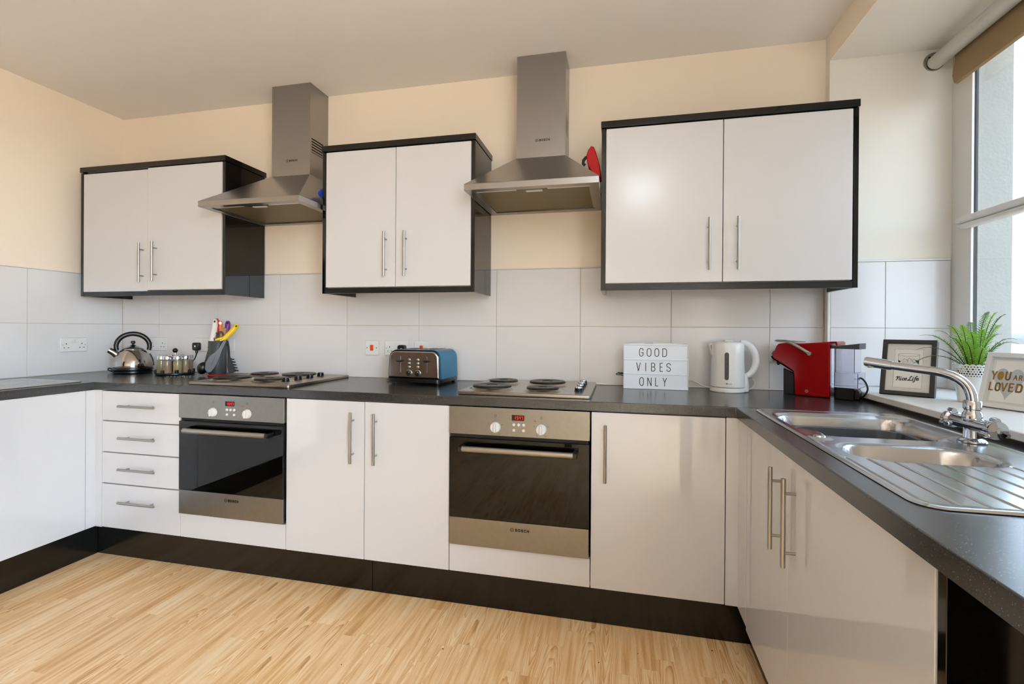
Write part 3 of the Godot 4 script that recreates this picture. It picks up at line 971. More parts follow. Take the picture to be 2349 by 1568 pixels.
func hoods() -> void:
	for k in 2:
		var x0: float = [1.1165, 2.5655][k]
		var x1: float = x0 + .6
		var c0: float = [1.2947, 2.7382][k]
		var c1: float = [1.5441, 2.9856][k]
		var t := thing("cooker_hood", ["steel chimney cooker hood over the left hob", "steel chimney cooker hood over the right hob"][k], "hood", Vector3.ZERO, 0, "steel cooker hoods")
		var ya := 1.8189
		var yb := 1.8473
		var yc := 2.0608
		var zf := .4892
		var zc := .1701
		# pyramid
		var g := G.new()
		var lo := [Vector3(x0, yb, 0.002), Vector3(x1, yb, 0.002), Vector3(x1, yb, zf), Vector3(x0, yb, zf)]
		var hi := [Vector3(c0 - .002, yc, .002), Vector3(c1 + .002, yc, .002), Vector3(c1 + .002, yc, zc + .002), Vector3(c0 - .002, yc, zc + .002)]
		for i in 4:
			var j := (i + 1) % 4
			var nn: Vector3 = (lo[j] - lo[i]).cross(hi[i] - lo[i]).normalized()
			if nn.dot((lo[i] + lo[j]) * .5 - Vector3((x0 + x1) / 2, yb, .2)) < 0:
				nn = -nn
			g.flat(lo[i], lo[j], hi[j], hi[i], nn)
		g.flat(hi[0], hi[1], hi[2], hi[3], Vector3.UP)
		part("canopy", g, M.steel, t)
		# band
		g = G.new()
		g.bb(x0, x1, ya, yb, zf - .004, zf, .001)
		g.bb(x0, x0 + .004, ya, yb, .002, zf - .004, .001)
		g.bb(x1 - .004, x1, ya, yb, .002, zf - .004, .001)
		part("band", g, M.steel, t)
		g = G.new()
		g.bb(x0 + .004, x1 - .004, ya + .001, ya + .004, zf - .040, zf - .004)
		g.bb(x0 + .004, x1 - .004, ya + .001, ya + .004, .002, .045)
		g.bb(x0 + .004, x0 + .038, ya + .001, ya + .004, .045, zf - .040)
		g.bb(x1 - .038, x1 - .004, ya + .001, ya + .004, .045, zf - .040)
		g.bb(x0 + .036, x1 - .036, ya + .004, ya + .018, zf - .042, zf - .040)
		part("underside", g, M.steel, t)
		var fm := part("grease_filter", G.new().bb(x0 + .046, x1 - .046, ya + .008, ya + .014, .053, zf - .075), M.filter_mesh, t, "greasy mesh filter")
		g = G.new()
		g.bb(x0 + .038, x1 - .038, ya + .006, ya + .012, .045, .053)
		g.bb(x0 + .038, x0 + .046, ya + .006, ya + .012, .053, zf - .075)
		g.bb(x1 - .046, x1 - .038, ya + .006, ya + .012, .053, zf - .075)
		part("filter_frame", g, M.handle_steel, fm)
		part("lamp_strip", G.new().bb(x0 + .038, x1 - .038, ya + .007, ya + .012, zf - .075, zf - .042), M.white_edge, t)
		var xm := (x0 + x1) / 2
		part("switch_panel", G.new().bb(xm - .07, xm + .07, ya + .004, ya + .008, zf - .068, zf - .045, .001), M.black_plastic, t)
		part("filter_latch", G.new().bb(xm - .03, xm + .045, ya + .002, ya + .007, zf - .092, zf - .070, .001), M.white_plastic, t)
		# chimney with a slotted side
		g = G.new()
		g.bb(c0, c1, yc + .0005, CEIL - .001, zc - .0012, zc, .0005)
		g.bb(c0, c0 + .0012, yc + .0005, CEIL - .001, .001, zc - .0012)
		g.bb(c1 - .0012, c1, yc + .0005, 2.190, .001, zc - .0012)
		g.bb(c1 - .0012, c1, 2.280, CEIL - .001, .001, zc - .0012)
		g.bb(c1 - .0012, c1, 2.190, 2.280, .001, .046)
		g.bb(c1 - .0012, c1, 2.190, 2.280, .156, zc - .0012)
		for i in 6:
			g.bb(c1 - .0012, c1, 2.190 + i * .0155 + .0045, 2.190 + i * .0155 + .0125, .046, .156)
		part("chimney", g, M.steel, t)
		part("duct", G.new().bb(c0 + .03, c1 - .022, yc + .002, CEIL - .001, .02, zc - .02), M.matt_black, t)
		makers_mark(t, Transform3D(Basis(), Vector3([1.427, 2.872][k], 2.1405, zc + .0006)), .0115)
	# things lying on the hoods
	var o := thing("oven_mitt", "red padded cloth mitt with black strap lying on the right hood", "mitt", Vector3(3.128, 1.90, .245))
	var soft := PackedVector2Array([Vector2(-.0075, .155), Vector2(-.022, .138), Vector2(-.030, .112), Vector2(-.027, .085), Vector2(-.020, .060), Vector2(-.006, .034), Vector2(.012, .008), Vector2(.0372, .004), Vector2(.0372, .035), Vector2(.032, .062), Vector2(.023, .096), Vector2(.013, .128), Vector2(.004, .150)])
	part("pad", G.new().prism(soft, -.045, .040, .006), M.red_cloth, o)
	part("strap", G.new().sweep([Vector3(-.024, .110, .025), Vector3(-.034, .104, .027), Vector3(-.044, .092, .027), Vector3(-.046, .078, .025), Vector3(-.036, .070, .022)], .007, 8, false, true, .5), M.matt_black, o)
	var q := thing("cloth", "crumpled blue cloth tucked on the left hood beside the cabinet", "cloth", Vector3(1.709, 1.885, .28))
	var crumple := func(u: float, v: float) -> Vector3:
		var a := u * TAU
		var r := .028 * sin(PI * v) * (1.0 + .35 * sin(a * 3.0 + v * 7.0))
		return Vector3(cos(a) * r * .55 - .006 * v, v * .062 - .008, sin(a) * r * 1.2)
	part("fold", G.new().surf(20, 10, crumple, func(p: Vector3) -> Vector3: return p - Vector3(0, .02, 0)), M.blue_cloth, q)

func ovens() -> void:
	for k in 2:
		var x0: float = [1.1420, 2.5495][k]
		var t := thing("oven", ["built in steel oven beside the white drawers", "built in steel oven between the white door cabinets"][k], "oven", Vector3(x0, 0, 0), 0, "built in ovens")
		var w := .593
		var zf := .615
		part("control_panel", G.new().bb(0, w, .7495, .8665, zf - .028, zf, .0015), M.oven_steel, t)
		part("seal", G.new().bb(.006, w - .006, .735, .7495, ZF - .02, ZF + .004), M.matt_black, t)
		# body: cavity behind the door
		var g := G.new()
		g.bb(.01, .085, .285, .735, .06, ZF - .004)
		g.bb(w - .085, w - .01, .285, .735, .06, ZF - .004)
		g.bb(.085, w - .085, .285, .40, .06, ZF - .004)
		g.bb(.085, w - .085, .665, .735, .06, ZF - .004)
		g.bb(.085, w - .085, .40, .665, .06, .17)
		part("cavity", g, M.enamel, t)
		g = G.new()
		for i in 2:
			g.tube(Vector3(.088, .525, .2 + .36 * i), Vector3(w - .088, .525, .2 + .36 * i), .0035, -1, 8)
		for i in 14:
			var xx := .1 + (w - .2) * i / 13.0
			g.tube(Vector3(xx, .525, .2), Vector3(xx, .525, .56), .0015, -1, 6)
		part("rack", g, M.wire, t)
		part("fan_cover", G.new().at(E3(Vector3(w / 2, .545, .17), Vector3(90, 0, 0))).lathe([Vector2(.10, 0), Vector2(.10, .008), Vector2(.085, .014), Vector2(.012, .016), Vector2(.010, .022), Vector2(0, .022)], 28), M.enamel, t)
		# door: black frame, glass, steel foot
		var dr := part("door", G.new().bb(.002, w - .002, .2785, .3955, zf - .018, zf, .0015), M.oven_steel, t, "oven door with a steel foot")
		g = G.new()
		g.bb(.002, .092, .397, .7335, zf - .012, zf - .005)
		g.bb(w - .092, w - .002, .397, .7335, zf - .012, zf - .005)
		g.bb(.092, w - .092, .397, .417, zf - .012, zf - .005)
		g.bb(.092, w - .092, .655, .7335, zf - .012, zf - .005)
		part("door_frame", g, M.matt_black, dr)
		part("glass", G.new().bb(.002, w - .002, .397, .7335, zf - .0045, zf, .0008), M.oven_glass, dr, "black oven glass")
		# handle
		g = G.new()
		var pr := PackedVector2Array()
		for i in 14:
			var a := TAU * i / 14.0
			pr.append(Vector2(cos(a) * .011, sin(a) * .0125))
		g.at(Transform3D(Basis(Vector3(0, 0, 1), Vector3(0, 1, 0), Vector3(-1, 0, 0)), Vector3(0, .697, zf + .040))).prism(pr, -.530, -.068, .001)
		part("handle", g, M.handle_steel, dr, "long tubular steel handle")
		for s in [.056, .5285]:
			part("handle_bracket", G.new().bb(s, s + .018, .6860, .7080, zf, zf + .0515, .004), M.black_plastic, dr)
		# knobs
		for kx in [.2035, .3965]:
			var kn := part("knob", G.new().at(E3(Vector3(kx, .785, zf), Vector3(90, 0, 0))).lathe([Vector2(.0225, 0), Vector2(.0225, .004), Vector2(.0195, .012), Vector2(.0185, .013), Vector2(0, .013)], 28), M.knob_white, t, "round white control knob")
			part("grip", G.new().bb(kx - .005, kx + .005, .7665, .8035, zf + .012, zf + .026, .004), M.knob_white, kn)
			var tk := G.new()
			for i in 5:
				var a := deg_to_rad([90, 25, 155, -55, -125][i])
				var c := Vector2(kx, .785) + Vector2.from_angle(a) * .031
				tk.at(Transform3D(Basis(), Vector3(c.x, c.y, zf + .0004)))
				if i == 0:
					tk.stroke([Vector2(0, -.002), Vector2(0, .002)], .0012)
				else:
					tk.stroke([Vector2(-.002, -.002), Vector2(.002, -.002), Vector2(.002, .002), Vector2(-.002, .002)], .0008, true)
			var c2 := Vector3(kx, .833, zf + .0004)
			tk.at(Transform3D(Basis(), c2))
			tk.stroke([Vector2(-.005, -.005), Vector2(.005, -.005), Vector2(.005, .005), Vector2(-.005, .005)], .0009, true)
			tk.stroke([Vector2(0, -.003), Vector2(0, .003)], .0022)
			part("marking", tk, M.grey_ink, t).set_meta("kind", "stuff")
		# clock
		var ds := part("display", G.new().bb(.2715, .3285, .8155, .8425, zf, zf + .002, .0008), M.handle_steel, t)
		part("display_window", G.new().bb(.2735, .3265, .8175, .8405, zf + .0015, zf + .0026), M.display, ds)
		var dg := G.new().at(Transform3D(Basis(), Vector3(0, 0, zf + .0032)))
		var sh := 0.0
		for i in 4:
			var dx: float = .2865 + [-.0035, .0075, .0185, .028][i]
			put_glyph(dg, ["1", "5", "4", "7"][i], dx, dx + .0068, .8225, .8355, .0017)
		for yy in [.826, .832]:
			dg.stroke([Vector2(.3030, yy), Vector2(.3030, yy + .0001)], .0016)
		part("display_digits", dg, M.display_digits, ds, "red clock digits reading 15:47")
		for q in [Vector2(.2825, .8), Vector2(.303, .8), Vector2(.3235, .8), Vector2(.2825, .777), Vector2(.3235, .777)]:
			part("button", G.new().at(E3(Vector3(q.x, q.y, zf), Vector3(90, 0, 0))).lathe([Vector2(.0062, 0), Vector2(.0062, .002), Vector2(.0052, .0035), Vector2(0, .0038)], 18), M.knob_white, t)
		part("indicator", G.new().at(E3(Vector3(.3715, .819, zf), Vector3(90, 0, 0))).lathe([Vector2(.003, 0), Vector2(.003, .001), Vector2(0, .0015)], 12), M.red_rubber, t)
		makers_mark(t, Transform3D(Basis(), Vector3(.310, .3585, zf + .0006)), .0125)

func hobs() -> void:
	for k in 2:
		var x0: float = [1.146, 2.561][k]
		var z0: float = [.050, .028][k]
		var t := thing("hob", ["stained steel hob with four hotplates above the left oven", "steel hob with four hotplates above the right oven"][k], "hob", Vector3(x0, HW, z0), 0, "electric hobs")
		var W := .580
		var D := .520
		var g := G.new()
		# pressed tray: sloping rim and flat bed
		var poly := rrect(W / 2, -D / 2, W, D, .012, 4)
		g.at(Transform3D(Basis(Vector3.RIGHT, -PI / 2), Vector3(0, 0, 0))).prism(poly, 0.0, .015, .003)
		part("tray", g, M.hob_steel_stained if k == 0 else M.hob_steel, t)
		var B := [[.120, .375, .090], [.120, .150, .0725], [.360, .395, .0725], [.345, .150, .090]]
		if k == 0:
			B = [[.130, .375, .090], [.135, .150, .0725], [.365, .385, .0725], [.345, .130, .090]]
		for b in B:
			var r: float = b[2]
			var p := part("hotplate", G.new().lathe([Vector2(r + .018, .015), Vector2(r + .011, .0175), Vector2(r + .007, .0215), Vector2(r + .001, .0225), Vector2(r + .001, .015)], 40, Vector3(b[0], 0, b[1])), M.iron_ring, t, "round hotplate with a tarnished steel ring")
			part("plate", G.new().lathe([Vector2(r, .015), Vector2(r, .0275), Vector2(r - .004, .0305), Vector2(r * .64, .0308), Vector2(r * .62, .0300), Vector2(r * .30, .0300), Vector2(r * .27, .0275), Vector2(0, .0275)], 40, Vector3(b[0], 0, b[1])), M.iron, p)
		for i in 4:
			var zz := .105 + i * .095
			var kn := part("knob", G.new().lathe([Vector2(.0195, .015), Vector2(.0195, .017), Vector2(.0175, .019), Vector2(.0175, .0285), Vector2(.016, .030), Vector2(0, .030)], 24, Vector3([.462, .520][k], 0, zz)), M.black_plastic, t, "black rotary knob")
			part("cap", G.new().lathe([Vector2(.016, .0298), Vector2(.0155, .0345), Vector2(.0135, .036), Vector2(0, .036)], 24, Vector3([.462, .520][k], 0, zz)), M.black_plastic if k == 0 else M.chrome, kn)

# ---------------------------------------------------------------- sinks and tap
func sd_rbox(p: Vector2, c: Vector2, h: Vector2, r: float) -> float:
	var q := (p - c).abs() - h + Vector2(r, r)
	return Vector2(maxf(q.x, 0), maxf(q.y, 0)).length() + minf(maxf(q.x, q.y), 0) - r

func sink_y(lx: float, lz: float) -> float:
	var p := Vector2(lx, lz)
	var e := minf(minf(lx, .46 - lx), minf(lz, .99 - lz))
	var y := .0015 + .0035 * smoothstep(0.0, .006, e) - .0025 * smoothstep(.010, .026, e)
	# corner radius of the outline is cut in the grid; bowls
	var s1 := sd_rbox(p, Vector2(.240, .245), Vector2(.208, .192), .085)
	s1 = maxf(s1, .075 - p.distance_to(Vector2(.440, .425)))
	s1 = maxf(s1, .060 - p.distance_to(Vector2(.018, .395)))
	var s2 := sd_rbox(p, Vector2(.200, .598), Vector2(.148, .082), .07)
	y -= .009 * smoothstep(.004, -.012, s1)
	y -= .150 * smoothstep(-.014, -.036, s1)
	y -= .004 * smoothstep(.010, -.002, s2)
	y -= .105 * smoothstep(-.002, -.040, s2)
	# waste knob dimple
	y += .004 * smoothstep(.030, .022, p.distance_to(Vector2(.045, .470)))
	# drainer ribs
	if lz > .66 and s2 > .004:
		var a := smoothstep(.672, .684, lz) * smoothstep(.962, .950, lz)
		for i in 9:
			var gx := .0215 + .0448 * i
			var d := absf(lx - gx)
			y -= .0085 * a * smoothstep(.0034, .0008, d)
	return y

func sink_mesh() -> ArrayMesh:
	var raw := []
	for i in 101:
		raw.append(.46 * i / 100.0)
	for i in 9:
		for d in [-.0036, -.0022, -.0008, .0008, .0022, .0036]:
			raw.append(.0215 + .0448 * i + d)
	raw.sort()
	var xs := [0.0]
	for q in raw:
		if q - xs[-1] > .0006 and q <= .46:
			xs.append(q)
	xs[-1] = .46
	var nz := 200
	var g := G.new()
	var H := []
	for i in xs.size():
		var row := []
		for j in nz + 1:
			row.append(sink_y(xs[i], .99 * j / nz))
		H.append(row)
	var N := []
	for i in xs.size():
		var row := []
		for j in nz + 1:
			var i0 := maxi(i - 1, 0)
			var i1 := mini(i + 1, xs.size() - 1)
			var j0 := maxi(j - 1, 0)
			var j1 := mini(j + 1, nz)
			var dx: float = (H[i1][j] - H[i0][j]) / (xs[i1] - xs[i0])
			var dz: float = (H[i][j1] - H[i][j0]) / (.99 / nz * (j1 - j0))
			row.append(Vector3(-dx, 1, -dz).normalized())
		N.append(row)
	var rc := .045
	for i in xs.size() - 1:
		for j in nz:
			var q := [[i, j], [i + 1, j], [i + 1, j + 1], [i, j + 1]]
			var P := []
			var K := []
			for c in q:
				# pull the outline into round corners
				var px: float = xs[c[0]]
				var pz: float = .99 * c[1] / nz
				var dx := minf(px, .46 - px)
				var dz := minf(pz, .99 - pz)
				if dx < rc and dz < rc:
					var v := Vector2(rc - dx, rc - dz)
					var m := maxf(v.x, v.y)
					if m > 1e-6 and v.length() > 1e-6:
						v = v.normalized() * m
					dx = rc - v.x
					dz = rc - v.y
					px = dx if px < .23 else .46 - dx
					pz = dz if pz < .495 else .99 - dz
				P.append(Vector3(px, H[c[0]][c[1]], pz))
				K.append(N[c[0]][c[1]])
			g.quad(P[0], P[1], P[2], P[3], K[0], K[1], K[2], K[3])
	return g.mesh()

func sinks() -> void:
	var m := sink_mesh()
	var t := thing("sink", "steel one and a half bowl sink with ribbed drainer in the right foreground", "sink", Vector3(3.735, HW, .635))
	part_mesh("bowls", m, M.sink_steel, t)
	part("waste_knob", G.new().lathe([Vector2(.015, .0065), Vector2(.013, .010), Vector2(.006, .0115), Vector2(0, .0115)], 20, Vector3(.045, 0, .470)), M.chrome, t)
	part("waste", G.new().lathe([Vector2(.036, -.1545), Vector2(.034, -.1515), Vector2(.02, -.1535), Vector2(0, -.1535)], 24, Vector3(.24, 0, .245)), M.chrome, t)
	var s := thing("sink", "steel sink with drainer on the left return", "sink", Vector3(.553, HW, .612 + .99), PI)
	part_mesh("bowls", m, M.sink_steel, s)
	part("waste_knob", G.new().lathe([Vector2(.015, .0065), Vector2(.013, .010), Vector2(.006, .0115), Vector2(0, .0115)], 20, Vector3(.045, 0, .470)), M.chrome, s)
	# grey plastic basin in the main bowl
	var b := thing("washing_up_bowl", "dark grey plastic basin standing inside the right sink", "basin", Vector3(3.975, HW - .148, .880))
	var ring := func(w: float, h: float, r: float, y: float) -> Array:
		var o := []
		for p in rrect(0, 0, w, h, r, 6):
			o.append(Vector3(p.x, y, p.y))
		return o
	var R := [ring.call(.26, .22, .05, .001), ring.call(.285, .245, .06, .006), ring.call(.315, .275, .065, .105), ring.call(.333, .291, .07, .107), ring.call(.333, .291, .07, .112), ring.call(.312, .272, .063, .112), ring.call(.28, .24, .058, .012), ring.call(.25, .21, .05, .008)]
	var g := G.new()
	var mid := Vector3(0, .06, 0)
	for i in R.size() - 1:
		for k in R[i].size():
			var l: int = (k + 1) % R[i].size()
			var a: Vector3 = R[i][k]
			var c: Vector3 = R[i][l]
			var d: Vector3 = R[i + 1][l]
			var e: Vector3 = R[i + 1][k]
			var nn := (c - a).cross(e - a).normalized()
			var out := Vector3(a.x, 0, a.z).normalized()
			if i == 0:
				out = out + Vector3.DOWN
			elif i == 3 or i == 4:
				out = out * .2 + Vector3.UP if i == 4 else out
			elif i >= 5:
				out = -out + Vector3.UP * .3
			if nn.dot(out) < 0:
				nn = -nn
			g.flat(a, c, d, e, nn)
	for k in R[7].size():
		g.tri(Vector3(0, .008, 0), R[7][k], R[7][(k + 1) % R[7].size()], Vector3.UP, Vector3.UP, Vector3.UP)
		g.tri(Vector3(0, .001, 0), R[0][k], R[0][(k + 1) % R[0].size()], Vector3.DOWN, Vector3.DOWN, Vector3.DOWN)
	part("basin", g, M.basin_grey, b)
	# mixer tap
	var tp := thing("mixer_tap", "chrome mixer tap with long bent spout behind the right sink", "tap", Vector3(4.150, HW + .004, 1.062))
	part("base", G.new().lathe([Vector2(.030, 0), Vector2(.030, .004), Vector2(.024, .009), Vector2(.0185, .011), Vector2(.0175, .03), Vector2(.018, .045), Vector2(.021, .058), Vector2(.020, .072), Vector2(.0165, .078), Vector2(.0165, .083), Vector2(.0185, .085), Vector2(.0185, .104), Vector2(.0165, .107), Vector2(0, .107)], 32), M.chrome, tp)
	part("valve_body", G.new().sweep([Vector3(0, .046, -.066), Vector3(0, .046, -.045), Vector3(0, .046, -.020), Vector3(0, .047, 0), Vector3(0, .046, .020), Vector3(0, .046, .045), Vector3(0, .046, .066)], [.0165, .0175, .0175, .021, .0175, .0175, .0165], 24), M.chrome, tp)
	for sgn in [-1.0, 1.0]:
		var kn := part("tap_handle", G.new().at(Transform3D(Basis(Vector3.RIGHT, PI / 2 * sgn), Vector3(0, .046, .066 * sgn))).lathe([Vector2(.0165, 0), Vector2(.0225, .004), Vector2(.0235, .014), Vector2(.0215, .021), Vector2(.008, .023), Vector2(.007, .026), Vector2(0, .0265)], 28), M.chrome, tp)
		for q in 3:
			var gg := G.new()
			var a := deg_to_rad(90 + 120 * q)
			var c := Vector3(cos(a) * .023, .046 + sin(a) * .023, .076 * sgn)
			gg.sweep([c - Vector3(0, 0, .009), c, c + Vector3(0, 0, .009)], [.0065, .0078, .0065], 12)
			part("lobe", gg, M.chrome, kn)
	# spout: up from the body, over towards the main bowl
	var dir := Vector3(-.168, 0, -.196).normalized()
	var pts := []
	var path := [Vector2(0, .100), Vector2(.002, .120), Vector2(.008, .138), Vector2(.019, .153), Vector2(.034, .164), Vector2(.052, .171), Vector2(.075, .176), Vector2(.120, .180), Vector2(.178, .185)]
	for q in path:
		pts.append(dir * q.x + Vector3(0, q.y, 0))
	part("spout", G.new().sweep(smooth_path(pts, 4), .0118, 24), M.chrome, tp)
	var e0: Vector3 = dir * .176 + Vector3(0, .1848, 0)
	var e1: Vector3 = dir * .246 + Vector3(0, .1930, 0)
	var nz := part("nozzle", G.new().sweep([e0, e0.lerp(e1, .10), e0.lerp(e1, .2), e1.lerp(e0, .04), e1], [.0125, .0145, .0150, .0150, .0135], 22), M.chrome, tp)
	var tipc: Vector3 = e1 - dir * .016
	part("aerator", G.new().tube(tipc + Vector3(0, -.010, 0), tipc + Vector3(0, -.0185, 0), .0115, .0105, 20), M.handle_steel, nz)

# ---------------------------------------------------------------- electrical plates
# plate in the xy plane, facing +z
func plate(t: Node3D, w: float) -> void:
	part("plate", G.new().prism(rrect(0, 0, w, .086, .005, 3), 0.0, .0085, .003), M.white_plastic, t)

func double_socket(label: String, pos: Vector3, turn := 0.0) -> Node3D:
	var t := thing("wall_socket", label, "socket", pos, turn, "white wall sockets")
	plate(t, .147)
	for s in [-1.0, 1.0]:
		part("rocker", G.new().bb(s * .0085 - .006, s * .0085 + .006, .012, .030, .007, .0115, .0015), M.white_plastic, t)
		var cx: float = s * .042
		for h in [Vector2(0, .006), Vector2(-.011, -.017), Vector2(.011, -.017)]:
			var ver: bool = h.x == 0
			part("pin_hole", G.new().bb(cx + h.x - (.002 if ver else .0035), cx + h.x + (.002 if ver else .0035), h.y - (.0045 if ver else .002), h.y + (.0045 if ver else .002), .0083, .0088), M.hole, t)
		part("screw", G.new().at(E3(Vector3(s * .0605, 0, .0085), Vector3(90, 0, 0))).lathe([Vector2(.003, 0), Vector2(.003, .0004), Vector2(0, .0004)], 10), M.handle_steel, t)
	return t

func cooker_switch(label: String, pos: Vector3) -> Node3D:
	var t := thing("cooker_switch", label, "switch", pos, 0, "cooker switches")
	plate(t, .088)
	part("rocker", G.new().bb(-.010, .010, -.016, .017, .006, .0135, .002), M.orange_rocker, t, "orange rocker")
	for s in [-1.0, 1.0]:
		part("screw", G.new().at(E3(Vector3(s * .030, 0, .0085), Vector3(90, 0, 0))).lathe([Vector2(.003, 0), Vector2(.003, .0004), Vector2(0, .0004)], 10), M.iron, t)
		part("marking", G.new().at(Transform3D(Basis(), Vector3(0, .022 * s, .0089))).stroke([Vector2(-.002, 0), Vector2(.002, 0)], .0008), M.grey_ink, t)
	return t

func plug(label: String, pos: Vector3, cable: Array, m: Material) -> void:
	var t := thing("plug", label, "plug", pos)
	part("body", G.new().prism(rrect(0, 0, .048, .050, .011, 4), 0, .030, .006), m, t)
	part("neck", G.new().sweep([Vector3(0, -.020, .014), Vector3(0, -.036, .014), Vector3(0, -.044, .014)], [.010, .0075, .005], 12), m, t)
	part("sticker", G.new().at(E3(Vector3(.003, .002, .030), Vector3(90, 0, 0))).lathe([Vector2(.006, 0), Vector2(.006, .0005), Vector2(0, .0005)], 14), M.white_plastic, t)
	if cable.size():
		part("cable", G.new().sweep(cable, .0033, 8), m, t)

func smooth_path(p: Array, n := 6) -> Array:
	var c := Curve3D.new()
	for i in p.size():
		var tan: Vector3 = (p[mini(i + 1, p.size() - 1)] - p[maxi(i - 1, 0)]) / 6.0
		c.add_point(p[i], -tan, tan)
	var o := []
	for i in (p.size() - 1) * n + 1:
		o.append(c.samplef(float(i) / n))
	return o

func sockets() -> void:
	double_socket("white double socket on the left wall", Vector3(.008, 1.0825, .301), PI / 2)
	double_socket("white double socket right behind the steel dome kettle", Vector3(.305, 1.0825, .008))
	double_socket("white double socket holding the black plug near the knife block", Vector3(.672, 1.0825, .008))
	var t := thing("switch_plate", "white single plate half hidden behind the knife block", "switch", Vector3(.857, 1.0825, .008))
	plate(t, .088)
	part("rocker", G.new().bb(-.006, .006, -.010, .010, .007, .0115, .0015), M.white_plastic, t)
	cooker_switch("cooker switch with orange rocker left of the toaster", Vector3(1.848, 1.0805, .008))
	double_socket("white double socket between the two orange cooker switches", Vector3(2.0035, 1.0810, .008))
	cooker_switch("cooker switch with orange rocker half behind the toaster", Vector3(2.158, 1.0810, .008))
	double_socket("white double socket behind the red coffee machine", Vector3(4.037, 1.0855, .008))
	plug("black plug with white dot beside the knife block", Vector3(.632, 1.071, .0170), smooth_path([Vector3(0, -.042, .014), Vector3(-.006, -.058, .013), Vector3(-.022, -.082, .010), Vector3(-.05, -.112, .012), Vector3(-.10, -.140, .012), Vector3(-.14, -.154, .016)]), M.black_plastic)
	plug("black plug in the socket behind the toaster", Vector3(2.046, 1.075, .0170), smooth_path([Vector3(0, -.042, .014), Vector3(-.008, -.09, .02), Vector3(-.03, -.15, .05), Vector3(-.035, -.160, .12), Vector3(.01, -.155, .15)]), M.black_plastic)
	plug("dark plug behind the red coffee machine", Vector3(4.00, 1.0755, .0170), [], M.black_plastic)

# ---------------------------------------------------------------- things on the worktop
func worktop_things() -> void:
	dome_kettle()
	spice_rack()
	knife_block()
	toaster()
	light_box()
	white_kettle()
	coffee_machine()
	crumbs()

func dome_kettle() -> void:
	var t := thing("dome_kettle", "polished steel dome kettle with black loop handle in the left corner", "kettle", Vector3(.300, HW, .170), deg_to_rad(48))
	t.scale = Vector3.ONE * .94
	part("base", G.new().lathe([Vector2(0, .001), Vector2(.098, .001), Vector2(.104, .006), Vector2(.104, .016), Vector2(.098, .021), Vector2(0, .021)], 40), M.black_plastic, t)
	part("foot_ring", G.new().lathe([Vector2(.098, .021), Vector2(.1075, .024), Vector2(.1085, .034), Vector2(.107, .039)], 40), M.black_plastic, t)
	part("body", G.new().lathe([Vector2(.107, .039), Vector2(.1085, .046), Vector2(.107, .065), Vector2(.102, .088), Vector2(.093, .112), Vector2(.080, .134), Vector2(.064, .151), Vector2(.0605, .154), Vector2(.0605, .156)], 48), M.polished, t)
	part("lid", G.new().lathe([Vector2(.0605, .1555), Vector2(.058, .160), Vector2(.045, .168), Vector2(.028, .176), Vector2(.018, .179), Vector2(0, .179)], 40), M.polished, t)
	part("lid_knob", G.new().lathe([Vector2(.019, .178), Vector2(.014, .183), Vector2(.006, .186), Vector2(.006, .192), Vector2(.0115, .196), Vector2(.0130, .203), Vector2(.0105, .211), Vector2(0, .214)], 24), M.black_plastic, t)
	var p := []
	for k in 19:
		var a := deg_to_rad(lerpf(-18, 198, k / 18.0))
		p.append(Vector3(cos(a) * .087, .176 + sin(a) * .083, 0))
	var rr := []
	for k in 19:
		rr.append(.0125 + .003 * sin(PI * k / 18.0))
	part("handle", G.new().sweep(p, rr, 16, false, true, .85), M.black_plastic, t)
	part("spout", G.new().sweep([Vector3(-.078, .118, 0), Vector3(-.100, .137, 0), Vector3(-.122, .153, 0)], [.024, .020, .0175], 24), M.polished, t)
	part("gauge_strip", G.new().sweep([Vector3(.1085, .045, 0), Vector3(.104, .085, 0), Vector3(.095, .11, 0), Vector3(.086, .126, 0)], .0045, 10), M.black_plastic, t)
	part("cable", G.new().sweep(smooth_path([Vector3(-.07, .008, -.07), Vector3(-.108, .010, -.062), Vector3(-.128, .022, -.036), Vector3(-.122, .036, -.010), Vector3(-.108, .030, .0)]), .0036, 8), M.black_plastic, t)

